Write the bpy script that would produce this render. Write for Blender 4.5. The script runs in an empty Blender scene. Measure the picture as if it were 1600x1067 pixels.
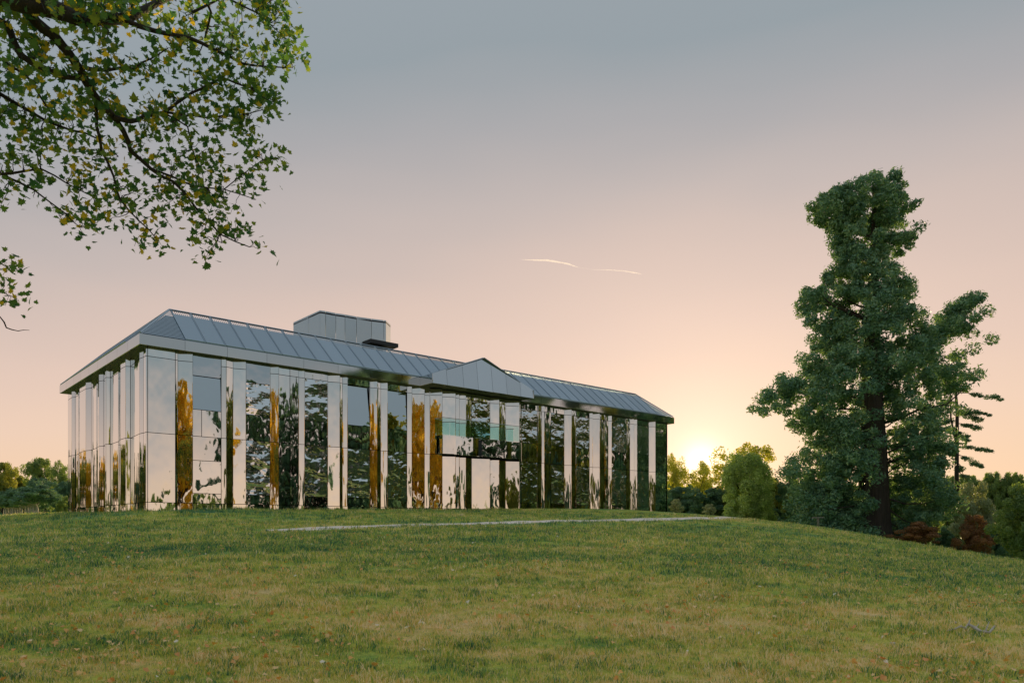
import bpy, math, random
import numpy as np
from mathutils import Vector, Matrix, Euler
random.seed(7)
RNG = np.random.default_rng(7)
R = math.radians
SC = bpy.context.scene
C = SC.collection

# ------------------------------------------------------------------ camera
FPX, CX, HY, EYE = 1191.6, 800.0, 826.3, 1.6       # focal length, centre column, horizon row of the 1600 px photo; eye height
cam = bpy.data.cameras.new('camera')
camo = bpy.data.objects.new('camera', cam); C.objects.link(camo)
camo.location = (0, 0, EYE); camo.rotation_euler = (R(90), 0, 0)
cam.sensor_width = 36; cam.lens = FPX * 36 / 1600
cam.shift_y = (HY - 533.5) / 1600
cam.clip_start = .1; cam.clip_end = 20000
SC.camera = camo

# ------------------------------------------------------------------ sky, sun, exposure
SUN_AZ, SUN_EL = 13.9, 4.9
def lin(c):
    return tuple(((v / 255) / 12.92 if v / 255 <= .04045 else ((v / 255 + .055) / 1.055) ** 2.4) for v in c)
world = bpy.data.worlds.new('World'); SC.world = world; world.use_nodes = True
wn, wl = world.node_tree.nodes, world.node_tree.links
wn.clear()
wout = wn.new('ShaderNodeOutputWorld')
sky = wn.new('ShaderNodeTexSky'); sky.sky_type = 'NISHITA'; sky.sun_disc = False
sky.sun_elevation = R(SUN_EL); sky.sun_rotation = R(SUN_AZ); sky.dust_density = 1.0
bg1 = wn.new('ShaderNodeBackground'); wl.new(sky.outputs[0], bg1.inputs[0]); bg1.inputs[1].default_value = .005
tc = wn.new('ShaderNodeTexCoord')
sep = wn.new('ShaderNodeSeparateXYZ'); wl.new(tc.outputs['Generated'], sep.inputs[0])
sunv = Vector((math.sin(R(SUN_AZ)) * math.cos(R(SUN_EL)), math.cos(R(SUN_AZ)) * math.cos(R(SUN_EL)), math.sin(R(SUN_EL))))
dot = wn.new('ShaderNodeVectorMath'); dot.operation = 'DOT_PRODUCT'
wl.new(tc.outputs['Generated'], dot.inputs[0]); dot.inputs[1].default_value = sunv
def wmath(op, a, b=None, c=None):
    n = wn.new('ShaderNodeMath'); n.operation = op
    for i, v in enumerate((a, b, c)):
        if v is None: continue
        if isinstance(v, (int, float)): n.inputs[i].default_value = v
        else: wl.new(v, n.inputs[i])
    return n.outputs[0]
dpos = wmath('MAXIMUM', dot.outputs['Value'], 0.0)
# height index lowered a little towards the sun so that the warm band climbs there
away = wmath('SUBTRACT', 1.0, dot.outputs['Value'])
aw = wmath('POWER', wmath('MINIMUM', wmath('MAXIMUM', away, 0.0), 1.0), 1.5)
hidx = wmath('ADD', wmath('SUBTRACT', wmath('MULTIPLY', sep.outputs['Z'], wmath('MULTIPLY_ADD', aw, 1.7, 1.0)), wmath('MULTIPLY', wmath('POWER', dpos, 9.0), .035)), wmath('MULTIPLY', aw, .03))
vm = wn.new('ShaderNodeMapping'); vm.inputs['Scale'].default_value = (1.2, 1.2, 5); vm.inputs['Rotation'].default_value = (0, R(-12), 0); wl.new(tc.outputs['Generated'], vm.inputs[0])
vn = wn.new('ShaderNodeTexNoise'); vn.inputs['Scale'].default_value = 1.3; vn.inputs['Detail'].default_value = 3; wl.new(vm.outputs[0], vn.inputs['Vector'])
hidx = wmath('ADD', hidx, wmath('MULTIPLY', wmath('SUBTRACT', vn.outputs['Fac'], .5), .13))
ramp = wn.new('ShaderNodeValToRGB'); wl.new(hidx, ramp.inputs[0])
stops = [(0.0, (238, 199, 160)), (.06, (236, 200, 168)), (.15, (230, 199, 177)), (.23, (220, 193, 178)), (.31, (206, 185, 175)),
         (.39, (188, 176, 172)), (.48, (166, 164, 166)), (.58, (145, 154, 160)), (.75, (148, 157, 164)), (1.0, (150, 160, 168))]
el = ramp.color_ramp.elements
while len(el) < len(stops): el.new(.5)
for e, (p, c) in zip(el, stops): e.position = p; e.color = (*lin(c), 1)
def glow(power, col, strength):
    n = wn.new('ShaderNodeBackground'); n.inputs[0].default_value = (*col, 1)
    wl.new(wmath('MULTIPLY', wmath('POWER', dpos, power), strength), n.inputs[1]); return n.outputs[0]
bg2 = wn.new('ShaderNodeBackground'); wl.new(ramp.outputs[0], bg2.inputs[0]); bg2.inputs[1].default_value = .97
def addsh(a, b):
    n = wn.new('ShaderNodeAddShader'); wl.new(a, n.inputs[0]); wl.new(b, n.inputs[1]); return n.outputs[0]
sh = addsh(bg1.outputs[0], bg2.outputs[0])
sh = addsh(sh, glow(40, (1, .78, .66), .10))
sh = addsh(sh, glow(380, (1, .84, .72), .2))
sh = addsh(sh, glow(4000, (1, .85, .65), .7))
wl.new(sh, wout.inputs[0])

sun = bpy.data.lights.new('sun', 'SUN'); sun.energy = 4.5; sun.angle = R(.6); sun.color = (1, .72, .38)
suno = bpy.data.objects.new('sun', sun); C.objects.link(suno)
suno.rotation_euler = sunv.to_track_quat('Z', 'Y').to_euler(); suno.location = (20, 60, 40)
SC.view_settings.view_transform = 'Standard'; SC.view_settings.look = 'None'
SC.view_settings.exposure = .14; SC.view_settings.gamma = 1; SC.view_settings.use_curve_mapping = False
SC.render.engine = 'CYCLES'
SC.cycles.use_denoising = True
SC.cycles.max_bounces = 10; SC.cycles.glossy_bounces = 5; SC.cycles.transparent_max_bounces = 12
SC.cycles.transmission_bounces = 8; SC.cycles.sample_clamp_indirect = 6

# ------------------------------------------------------------------ helpers
def tag(o, label=None, cat=None, group=None, kind=None):
    if label: o['label'] = label
    if cat: o['category'] = cat
    if group: o['group'] = group
    if kind: o['kind'] = kind
    return o
def empty(name, loc=(0, 0, 0), rz=0, parent=None):
    o = bpy.data.objects.new(name, None); C.objects.link(o); o.empty_display_size = .3
    o.location = loc; o.rotation_euler = (0, 0, rz)
    if parent: o.parent = parent
    return o
def link(name, me, parent=None, mat=None):
    if mat is not None and not me.materials: me.materials.append(mat)
    o = bpy.data.objects.new(name, me); C.objects.link(o)
    if parent: o.parent = parent
    return o
def pymesh(name, V, F, mat=None, smooth=False):
    me = bpy.data.meshes.new(name); me.from_pydata([tuple(v) for v in V], [], F)
    if mat: me.materials.append(mat)
    if smooth: me.polygons.foreach_set('use_smooth', [True] * len(me.polygons))
    me.update(); return me
def npmesh(name, V, n, mat=None, tint=None):
    """V: (k*n,3) vertices, every n in a row make one face"""
    V = np.asarray(V, np.float32); nf = len(V) // n
    me = bpy.data.meshes.new(name)
    me.vertices.add(len(V)); me.vertices.foreach_set('co', V.ravel())
    me.loops.add(len(V)); me.loops.foreach_set('vertex_index', np.arange(len(V), dtype=np.int32))
    me.polygons.add(nf); me.polygons.foreach_set('loop_start', np.arange(nf, dtype=np.int32) * n)
    me.polygons.foreach_set('loop_total', np.full(nf, n, np.int32))
    if tint is not None:
        a = me.attributes.new('tint', 'FLOAT', 'FACE'); a.data.foreach_set('value', np.asarray(tint, np.float32))
    if mat: me.materials.append(mat)
    me.update(); me.validate(); return me
def tube_geo(paths, sides=7):
    """paths: list of (points, radii) -> V, F"""
    V, F = [], []
    for P, rad in paths:
        P = [Vector(p) for p in P]; n = len(P); base = len(V)
        up = None
        for i in range(n):
            d = (P[min(i + 1, n - 1)] - P[max(i - 1, 0)]).normalized()
            if up is None: up = Vector((0, 0, 1)) if abs(d.z) < .9 else Vector((1, 0, 0))
            a = d.cross(up).normalized(); b = a.cross(d).normalized(); up = b
            for k in range(sides):
                t = 2 * math.pi * k / sides
                V.append(P[i] + (a * math.cos(t) + b * math.sin(t)) * rad[i])
        for i in range(n - 1):
            for k in range(sides):
                k2 = (k + 1) % sides
                F.append((base + i * sides + k, base + i * sides + k2, base + (i + 1) * sides + k2, base + (i + 1) * sides + k))
        F.append(tuple(base + (n - 1) * sides + k for k in range(sides)))
        F.append(tuple(base + k for k in reversed(range(sides))))
    return V, F
def tubes(name, paths, mat, parent=None, sides=7):
    V, F = tube_geo(paths, sides)
    return link(name, pymesh(name, V, F, mat, True), parent)
BOXF = [(0, 1, 2, 3), (7, 6, 5, 4), (0, 4, 5, 1), (1, 5, 6, 2), (2, 6, 7, 3), (3, 7, 4, 0)]
def hexa(b, t):          # b, t: four corners each
    return list(b) + list(t), BOXF

# ------------------------------------------------------------------ materials
def mat(name):
    m = bpy.data.materials.new(name); m.use_nodes = True; m.node_tree.nodes.clear()
    return m, m.node_tree.nodes, m.node_tree.links
def out(n, l, s):
    o = n.new('ShaderNodeOutputMaterial'); l.new(s, o.inputs[0])
def noise(n, l, vec, scale, detail=4, rough=.55):
    x = n.new('ShaderNodeTexNoise'); x.inputs['Scale'].default_value = scale; x.inputs['Detail'].default_value = detail
    x.inputs['Roughness'].default_value = rough; l.new(vec, x.inputs['Vector']); return x.outputs['Fac']
def mapping(n, l, vec, scale=(1, 1, 1), loc=(0, 0, 0)):
    x = n.new('ShaderNodeMapping'); x.inputs['Scale'].default_value = scale; x.inputs['Location'].default_value = loc
    l.new(vec, x.inputs['Vector']); return x.outputs[0]
def rampn(n, l, fac, stops):
    x = n.new('ShaderNodeValToRGB'); l.new(fac, x.inputs[0]); e = x.color_ramp.elements
    while len(e) < len(stops): e.new(.5)
    for q, (p, c) in zip(e, stops): q.position = p; q.color = (*c, 1)
    return x.outputs[0]

def foliage(name, dark, mid, light, accent=None, trans=.32, tr_gain=1.6):
    m, n, l = mat(name)
    at = n.new('ShaderNodeAttribute'); at.attribute_name = 'tint'
    st = [(0, dark), (.5, mid), (.93 if accent else 1, light)]
    if accent: st.append((.97, accent))
    col = rampn(n, l, at.outputs['Fac'], st)
    d = n.new('ShaderNodeBsdfPrincipled'); l.new(col, d.inputs['Base Color']); d.inputs['Roughness'].default_value = .55
    d.inputs['Specular IOR Level'].default_value = .25
    t = n.new('ShaderNodeBsdfTranslucent')
    g = n.new('ShaderNodeMixRGB'); g.blend_type = 'MULTIPLY'; g.inputs[0].default_value = 1
    l.new(col, g.inputs[1]); g.inputs[2].default_value = (tr_gain * 1.1, tr_gain, tr_gain * .35, 1); l.new(g.outputs[0], t.inputs[0])
    x = n.new('ShaderNodeMixShader'); x.inputs[0].default_value = trans; l.new(d.outputs[0], x.inputs[1]); l.new(t.outputs[0], x.inputs[2])
    out(n, l, x.outputs[0]); return m
M_SEQ = foliage('sequoia_foliage', (.06, .15, .11), (.16, .31, .20), (.36, .52, .29), None, .25)
M_OAK = foliage('broadleaf_foliage', (.1, .17, .08), (.19, .28, .12), (.32, .4, .13), None, .4, 2)
M_WILLOW = foliage('weeping_foliage', (.2, .3, .14), (.34, .46, .2), (.48, .6, .26), None, .4, 1.8)
M_DARK = foliage('dark_green_foliage', (.07, .14, .11), (.13, .25, .17), (.22, .36, .21), None, .22)  # deep green leaf colours of cedars, conifers and other dark trees
M_GOLD = foliage('golden_foliage', (.36, .27, .03), (.7, .52, .05), (.9, .7, .09), None, .45, 1.5)
M_OLIVE = foliage('olive_foliage', (.14, .19, .06), (.26, .3, .08), (.42, .42, .1), (.4, .2, .03), .4, 1.7)
M_RUST = foliage('rust_foliage', (.15, .11, .06), (.32, .17, .09), (.5, .27, .12), None, .35, 1.4)
M_GREY = foliage('silvery_foliage', (.28, .34, .22), (.42, .48, .32), (.56, .6, .4), None, .3, 1.2)
M_SUNLIT = foliage('sunlit_foliage', (.2, .24, .07), (.4, .42, .1), (.6, .55, .12), None, .5, 2)  # golden backlight of the crowns near the sun, put into the leaf colours
M_MAPLE = foliage('maple_foliage', (.035, .12, .07), (.10, .21, .07), (.25, .31, .05), (.5, .4, .04), .42, 1.8)

def bark(name, a, b, scale=8, zs=.12, bump=.06):
    m, n, l = mat(name)
    tcn = n.new('ShaderNodeTexCoord')
    v = mapping(n, l, tcn.outputs['Object'], (1, 1, zs))
    f = noise(n, l, v, scale, 6, .65)
    col = rampn(n, l, f, [(.3, a), (.7, b)])
    p = n.new('ShaderNodeBsdfPrincipled'); l.new(col, p.inputs['Base Color']); p.inputs['Roughness'].default_value = .9
    bp = n.new('ShaderNodeBump'); bp.inputs['Distance'].default_value = bump; l.new(f, bp.inputs['Height']); l.new(bp.outputs[0], p.inputs['Normal'])
    out(n, l, p.outputs[0]); return m
M_BARK = bark('dark_bark', (.018, .018, .016), (.05, .044, .035))
M_SBARK = bark('sequoia_bark', (.03, .026, .024), (.10, .08, .065), 5, .06, .12)
M_PBARK = bark('pale_bark', (.3, .29, .26), (.5, .48, .43), 6, .2, .02)
M_STICK = bark('bleached_wood', (.45, .4, .34), (.7, .64, .56), 20, .4, .01)
M_POST = bark('weathered_timber', (.17, .16, .13), (.3, .28, .23), 14, .2, .01)

def mirror(name, col, rough=.035, wav=.012, vs=(1, 1, 1), seed=0.0, scale=.9, fine=.25):
    m, n, l = mat(name)
    tcn = n.new('ShaderNodeTexCoord'); oi = n.new('ShaderNodeObjectInfo')
    off = n.new('ShaderNodeVectorMath'); off.operation = 'MULTIPLY_ADD'
    cmb = n.new('ShaderNodeCombineXYZ')
    for i in range(3): l.new(oi.outputs['Random'], cmb.inputs[i])
    l.new(cmb.outputs[0], off.inputs[0]); off.inputs[1].default_value = (97, 53, 31)
    l.new(mapping(n, l, tcn.outputs['Object'], vs), off.inputs[2])
    f1 = noise(n, l, off.outputs[0], scale, 1, .4); f2 = noise(n, l, off.outputs[0], scale * 3.2, 1, .5)
    ad = n.new('ShaderNodeMath'); ad.operation = 'MULTIPLY_ADD'; l.new(f2, ad.inputs[0]); ad.inputs[1].default_value = fine; l.new(f1, ad.inputs[2])
    bp = n.new('ShaderNodeBump'); bp.inputs['Distance'].default_value = wav; l.new(ad.outputs[0], bp.inputs['Height'])
    p = n.new('ShaderNodeBsdfPrincipled'); p.inputs['Metallic'].default_value = 1; p.inputs['Roughness'].default_value = rough
    # faint panel to panel difference of the polish
    mx = n.new('ShaderNodeMixRGB'); l.new(oi.outputs['Random'], mx.inputs[0])
    mx.inputs[1].default_value = (*[c * .93 for c in col], 1); mx.inputs[2].default_value = (*[min(1, c * 1.04) for c in col], 1)
    l.new(mx.outputs[0], p.inputs['Base Color']); l.new(bp.outputs[0], p.inputs['Normal'])
    out(n, l, p.outputs[0]); return m
M_MIR = mirror('polished_steel', (.75, .78, .75), .02, .035, (1, 1, .45), 0, .8, .22)
M_MIRV = mirror('polished_steel_narrow', (.74, .77, .74), .02, .035, (1.6, 1.6, .25), 0, .9, .25)
M_MIRL = mirror('polished_steel_end_wall', (.74, .75, .73), .02, .010, (1.6, 1.6, .2), 0, .9, .25)
M_GLASS = mirror('reflective_glazing', (.52, .58, .6), .012, .02, (1, 1, 1), 0, .7, .2)
M_GLASSW = mirror('wavy_glazing', (.74, .78, .78), .015, .12, (1, 1, 1.5), 0, .9, .25)
M_FASC = mirror('satin_steel_fascia', (.62, .625, .61), .05, .02, (.6, .6, .6), 0, .5, .1)
M_PED = mirror('satin_steel_pediment', (.60, .63, .64), .1, .02, (1, 1, 1), 0, .5, .1)
M_TOWER = mirror('satin_steel_tower', (.50, .56, .58), .25, .02, (1, 1, 1), 0, .5, .1)
M_LOUV = mirror('louvre_metal', (.42, .50, .56), .3, .01)
M_RSHEET = mirror('roof_sheet', (.2, .26, .3), .4, .01)

def plain(name, col, rough=.6, metal=0.0):
    m, n, l = mat(name)
    tcn = n.new('ShaderNodeTexCoord'); f = noise(n, l, tcn.outputs['Object'], 2.5, 4)
    c = rampn(n, l, f, [(.3, tuple(v * .8 for v in col)), (.7, tuple(v * 1.2 for v in col))])
    p = n.new('ShaderNodeBsdfPrincipled'); l.new(c, p.inputs['Base Color']); p.inputs['Roughness'].default_value = rough; p.inputs['Metallic'].default_value = metal
    out(n, l, p.outputs[0]); return m
M_CORE = plain('dark_core', (.012, .014, .016), .7)
M_SOFF = plain('dark_soffit', (.03, .034, .038), .45, .3)
M_ROOF = plain('roof_membrane', (.12, .13, .13), .8)
def glassmat():
    m, n, l = mat('balustrade_glass')
    g = n.new('ShaderNodeBsdfGlossy'); g.inputs['Roughness'].default_value = .02; g.inputs['Color'].default_value = (.75, .95, .92, 1)
    t = n.new('ShaderNodeBsdfTransparent'); t.inputs[0].default_value = (.8, .94, .93, 1)
    fr = n.new('ShaderNodeLayerWeight'); fr.inputs[0].default_value = .35
    mt = n.new('ShaderNodeMath'); mt.operation = 'MULTIPLY'; l.new(fr.outputs['Facing'], mt.inputs[0]); mt.inputs[1].default_value = .18
    x = n.new('ShaderNodeMixShader'); l.new(mt.outputs[0], x.inputs[0]); l.new(t.outputs[0], x.inputs[1]); l.new(g.outputs[0], x.inputs[2])
    out(n, l, x.outputs[0]); return m
M_BAL = glassmat()

def lawn_colour(n, l, blades):
    """green, olive and straw patches; the same world-space pattern on soil and on blades"""
    geo = n.new('ShaderNodeNewGeometry'); P = geo.outputs['Position']
    big = noise(n, l, mapping(n, l, P, (.05, .12, .1)), 1.0, 3, .5)
    midn = noise(n, l, mapping(n, l, P, (.35, .9, .3), (7, 3, 0)), 1.0, 5, .62)
    fin = noise(n, l, mapping(n, l, P, (1, 1, 1), (31, 11, 5)), 2.6, 4, .65)
    def mix3(a, b, c, wa, wb, wc):
        x = n.new('ShaderNodeMath'); x.operation = 'MULTIPLY_ADD'; l.new(a, x.inputs[0]); x.inputs[1].default_value = wa; x.inputs[2].default_value = 0
        y = n.new('ShaderNodeMath'); y.operation = 'MULTIPLY_ADD'; l.new(b, y.inputs[0]); y.inputs[1].default_value = wb; l.new(x.outputs[0], y.inputs[2])
        z = n.new('ShaderNodeMath'); z.operation = 'MULTIPLY_ADD'; l.new(c, z.inputs[0]); z.inputs[1].default_value = wc; l.new(y.outputs[0], z.inputs[2])
        return z.outputs[0]
    f = mix3(big, midn, fin, .42, .7, .28)
    c0_ = n.new('ShaderNodeMath'); c0_.operation = 'SUBTRACT'; l.new(f, c0_.inputs[0]); c0_.inputs[1].default_value = .2; f = c0_.outputs[0]
    # more straw close to the photographer where leaves fall and feet tread
    sx = n.new('ShaderNodeSeparateXYZ'); l.new(P, sx.inputs[0])
    mr = n.new('ShaderNodeMapRange'); l.new(sx.outputs['Y'], mr.inputs[0]); mr.inputs[1].default_value = 7; mr.inputs[2].default_value = 19
    mr.inputs[3].default_value = .095; mr.inputs[4].default_value = -.04
    ad = n.new('ShaderNodeMath'); ad.operation = 'ADD'; l.new(f, ad.inputs[0]); l.new(mr.outputs[0], ad.inputs[1]); f = ad.outputs[0]
    if blades:
        at = n.new('ShaderNodeAttribute'); at.attribute_name = 'tint'
        oi = n.new('ShaderNodeObjectInfo')
        a2 = n.new('ShaderNodeMath'); a2.operation = 'ADD'; l.new(at.outputs['Fac'], a2.inputs[0]); l.new(oi.outputs['Random'], a2.inputs[1])
        a3 = n.new('ShaderNodeMath'); a3.operation = 'MULTIPLY_ADD'; l.new(a2.outputs[0], a3.inputs[0]); a3.inputs[1].default_value = .40; l.new(f, a3.inputs[2])
        a4 = n.new('ShaderNodeMath'); a4.operation = 'SUBTRACT'; l.new(a3.outputs[0], a4.inputs[0]); a4.inputs[1].default_value = .40; f = a4.outputs[0]
    g = 1.15 if blades else 1.0
    st = [(.26, (.07, .18, .11)), (.37, (.18, .36, .14)), (.45, (.37, .50, .10)), (.54, (.62, .60, .11)), (.64, (.80, .60, .22)), (.77, (.95, .80, .5))]
    return rampn(n, l, f, [(p, tuple(v * g for v in c)) for p, c in st]), fin, P
def lawnmat():
    m, n, l = mat('lawn'); col, fin, P = lawn_colour(n, l, False)
    hi = noise(n, l, P, 22, 3, .7)
    b2 = n.new('ShaderNodeMixRGB'); b2.blend_type = 'MULTIPLY'; b2.inputs[0].default_value = .75; l.new(col, b2.inputs[1])
    l.new(rampn(n, l, hi, [(.3, (.65, .65, .65)), (.7, (1.3, 1.3, 1.3))]), b2.inputs[2])
    p = n.new('ShaderNodeBsdfPrincipled'); l.new(b2.outputs[0], p.inputs['Base Color']); p.inputs['Roughness'].default_value = 1; p.inputs['Specular IOR Level'].default_value = .1
    bp = n.new('ShaderNodeBump'); bp.inputs['Distance'].default_value = .03; l.new(hi, bp.inputs['Height']); l.new(bp.outputs[0], p.inputs['Normal'])
    out(n, l, p.outputs[0]); return m
def blademat():
    m, n, l = mat('grass_blades'); col, fin, P = lawn_colour(n, l, True)
    d = n.new('ShaderNodeBsdfDiffuse'); l.new(col, d.inputs[0]); t = n.new('ShaderNodeBsdfTranslucent'); l.new(col, t.inputs[0])
    x = n.new('ShaderNodeMixShader'); x.inputs[0].default_value = .42; l.new(d.outputs[0], x.inputs[1]); l.new(t.outputs[0], x.inputs[2])
    out(n, l, x.outputs[0]); return m
M_LAWN, M_BLADE = lawnmat(), blademat()
M_LITTER = foliage('fallen_leaf', (.8, .38, .14), (.95, .55, .18), (.97, .72, .38), (.97, .9, .74), .1, 1.1)
M_PATH = plain('pale_gravel', (1.0, .86, .72), .95)

# ------------------------------------------------------------------ terrain
def at(x, D, y=None):
    """world point on the sight line through photo pixel x (and y) at distance D in front of the viewer"""
    return (x - CX) / FPX * D, D, (EYE + (HY - y) * D / FPX) if y is not None else 0
CP = [(-12, -4, 0), (0, -4, -.05), (12, -4, -.1), (0, -30, -.6), (-40, -30, -.3), (40, -30, -1.4), (-60, 10, .8), (60, 10, -1.6), (-16, 4, .1), (16, 4, -.1),
      (-120, -100, 0), (120, -100, -3), (0, -120, -1), (-130, 30, 1.5), (130, 40, -4)]
for x, D, y in [(0, 8, 1066), (400, 8, 1065), (800, 8, 1065), (1200, 8, 1066), (1600, 8, 1070),
                (0, 14, 900), (400, 898), (800, 905)] if False else \
        [(0, 8, 1066), (400, 8, 1065), (800, 8, 1065), (1200, 8, 1066), (1600, 8, 1070),
         (0, 14, 900), (400, 14, 898), (800, 14, 905), (1200, 14, 914), (1600, 14, 938),
         (0, 22, 850), (400, 22, 846), (800, 22, 850), (1200, 22, 868), (1600, 22, 900),
         (0, 28, 834), (400, 28, 829.5), (800, 28, 829), (1200, 28, 850), (1600, 28, 887),
         (0, 36, 818), (800, 36, 815), (1200, 40, 829), (1400, 40, 852), (1600, 42, 878),
         (0, 45, 808), (228, 35.5, 798), (106, 48, 801), (500, 40, 799), (690, 46, 797), (900, 53, 795.5), (1043, 61, 799),
         (1160, 48, 811), (1100, 58, 806), (1200, 58, 813), (1278, 58, 822), (1362, 62, 838), (1450, 52, 853.5),
         (900, 44, 808), (620, 36, 812)]:
    CP.append(at(x, D, y))
for x, D, z in [(1600, 60, -2.2), (1362, 80, -.6), (1450, 66, -.9), (1100, 80, 1.9), (1100, 120, .4), (0, 80, 2.6), (0, 120, 2.4), (500, 80, 2.7), (600, 120, 2.3), (1600, 120, -4.5), (1350, 120, -2.5)]:
    a = at(x, D); CP.append((a[0], a[1], z))
CP = np.array(CP, float)
def _phi(r2): return .5 * r2 * np.log(r2 + 1e-9)
_n = len(CP)
_A = np.zeros((_n + 3, _n + 3)); _d = ((CP[:, None, :2] - CP[None, :, :2]) ** 2).sum(2)
_A[:_n, :_n] = _phi(_d) + np.eye(_n) * 8.0
_A[:_n, _n] = 1; _A[:_n, _n + 1:] = CP[:, :2]; _A[_n, :_n] = 1; _A[_n + 1:, :_n] = CP[:, :2].T
_w = np.linalg.solve(_A, np.concatenate([CP[:, 2], [0, 0, 0]]))
def ground(X, Y):
    X = np.atleast_1d(np.asarray(X, float)); Y = np.atleast_1d(np.asarray(Y, float))
    z = np.empty(X.shape)
    for i in range(0, X.size, 20000):
        q = np.stack([X.ravel()[i:i + 20000], Y.ravel()[i:i + 20000]], 1)
        d2 = ((q[:, None, :] - CP[None, :, :2]) ** 2).sum(2)
        z.ravel()[i:i + 20000] = _phi(d2) @ _w[:_n] + _w[_n] + q @ _w[_n + 1:]
    r = np.hypot(X, Y); k = np.clip((r - 120) / 90, 0, 1); k = k * k * (3 - 2 * k)
    z = z * (1 - k) + (-1.5) * k
    z = z + .018 * np.sin(X * 1.3 + 2 * np.sin(Y * .7)) * np.sin(Y * 1.1 + X * .4) + .03 * np.sin(X * .37 + 1) * np.sin(Y * .53)
    return z
def gz(x, y): return float(ground(x, y)[0])
def ray_ground(x, y, D0=5, D1=110):
    D = np.arange(D0, D1, .05); X = (x - CX) / FPX * D; Z = EYE + (HY - y) * D / FPX
    h = np.where(Z <= ground(X, D))[0]
    k = h[0] if len(h) else len(D) - 1
    return Vector((X[k], D[k], gz(X[k], D[k])))
def axis(lo, hi, c0, c1, fine, grow):
    a = list(np.arange(c0, c1 + fine, fine)); s = fine; v = a[-1]
    while v < hi: s *= grow; v += s; a.append(v)
    s = fine; v = a[0]; b = []
    while v > lo: s *= grow; v -= s; b.append(v)
    return np.array(b[::-1] + a)
gx, gy = axis(-4000, 4000, -48, 48, .6, 1.16), axis(-3000, 6000, 2, 76, .5, 1.16)
GX, GY = np.meshgrid(gx, gy); GZ = ground(GX, GY)
V = np.stack([GX.ravel(), GY.ravel(), GZ.ravel()], 1)
nx, ny = len(gx), len(gy)
idx = np.arange(nx * ny).reshape(ny, nx)
quads = np.stack([idx[:-1, :-1], idx[:-1, 1:], idx[1:, 1:], idx[1:, :-1]], -1).reshape(-1, 4)
me = bpy.data.meshes.new('ground'); me.from_pydata(V.tolist(), [], quads.tolist()); me.materials.append(M_LAWN)
me.polygons.foreach_set('use_smooth', [True] * len(me.polygons)); me.update()
tag(link('ground', me), 'sloping parkland lawn rising towards the mirrored building', kind='structure')

# gravel path crossing the mound
pts = [ray_ground(x, y, 20) for x, y in [(395, 829.5), (470, 827), (560, 823.5), (660, 820), (760, 817.3), (860, 814.5), (960, 812.3), (1060, 810.3), (1130, 809.3), (1170, 810.2)]]
def resample(P, n):
    P = np.array([tuple(p) for p in P]); d = np.r_[0, np.cumsum(np.linalg.norm(np.diff(P[:, :2], axis=0), axis=1))]
    s = np.linspace(0, d[-1], n); return np.stack([np.interp(s, d, P[:, i]) for i in range(3)], 1)
pp = resample(pts, 160); k = np.ones(15) / 15
for i in (0, 1):
    q = np.pad(pp[:, i], 7, mode='edge'); pp[:, i] = np.convolve(q, k, 'valid')
tg = np.gradient(pp[:, :2], axis=0); tg /= np.linalg.norm(tg, axis=1)[:, None]; nr = np.stack([-tg[:, 1], tg[:, 0]], 1)
V, F = [], []
for i in range(160):
    w = (.7 + .1 * math.sin(i * .31) + .06 * math.sin(i * 1.7)) * min(1, .45 + i / 20) * min(1, .3 + (159 - i) / 25)
    for j, o in enumerate((-1, -.5, 0, .5, 1)):
        q = pp[i, :2] + nr[i] * w * o
        V.append((q[0], q[1], gz(*q) + .035 - (.03 if abs(o) == 1 else 0)))
for i in range(159):
    for j in range(4): F.append((i * 5 + j, i * 5 + j + 1, i * 5 + j + 6, i * 5 + j + 5))
tag(link('gravel_path', pymesh('gravel_path', V, F, M_PATH, True)), 'thin pale gravel path crossing the lawn below the building', kind='structure')

# ------------------------------------------------------------------ mirrored building
BX, BY, BZ = -17.28, 36.0, EYE + .62
D1 = np.array([.7509, .6604]); D2 = np.array([-.6604, .7509])
house = empty('mirror_clad_mansion', (BX, BY, BZ), math.atan2(D1[1], D1[0]))
tag(house, 'long two-storey building clad in folded mirror steel panels with a louvred roof', 'building')
ZO = -.62                                             # heights below are given from eye level
def screen_x(t, s):
    X = BX + D1[0] * t + D2[0] * s; Y = BY + D1[1] * t + D2[1] * s
    return CX + FPX * X / Y
def t_at(x, s):
    u = (x - CX) / FPX; return (u * (BY + D2[1] * s) - (BX + D2[0] * s)) / (D1[0] - u * D1[1])
def s_at(x, t):
    u = (x - CX) / FPX; return (u * (BY + D1[1] * t) - (BX + D1[0] * t)) / (D2[0] - u * D2[1])
def w2(t, s): return np.array([BX + D1[0] * t + D2[0] * s, BY + D1[1] * t + D2[1] * s])

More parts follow.
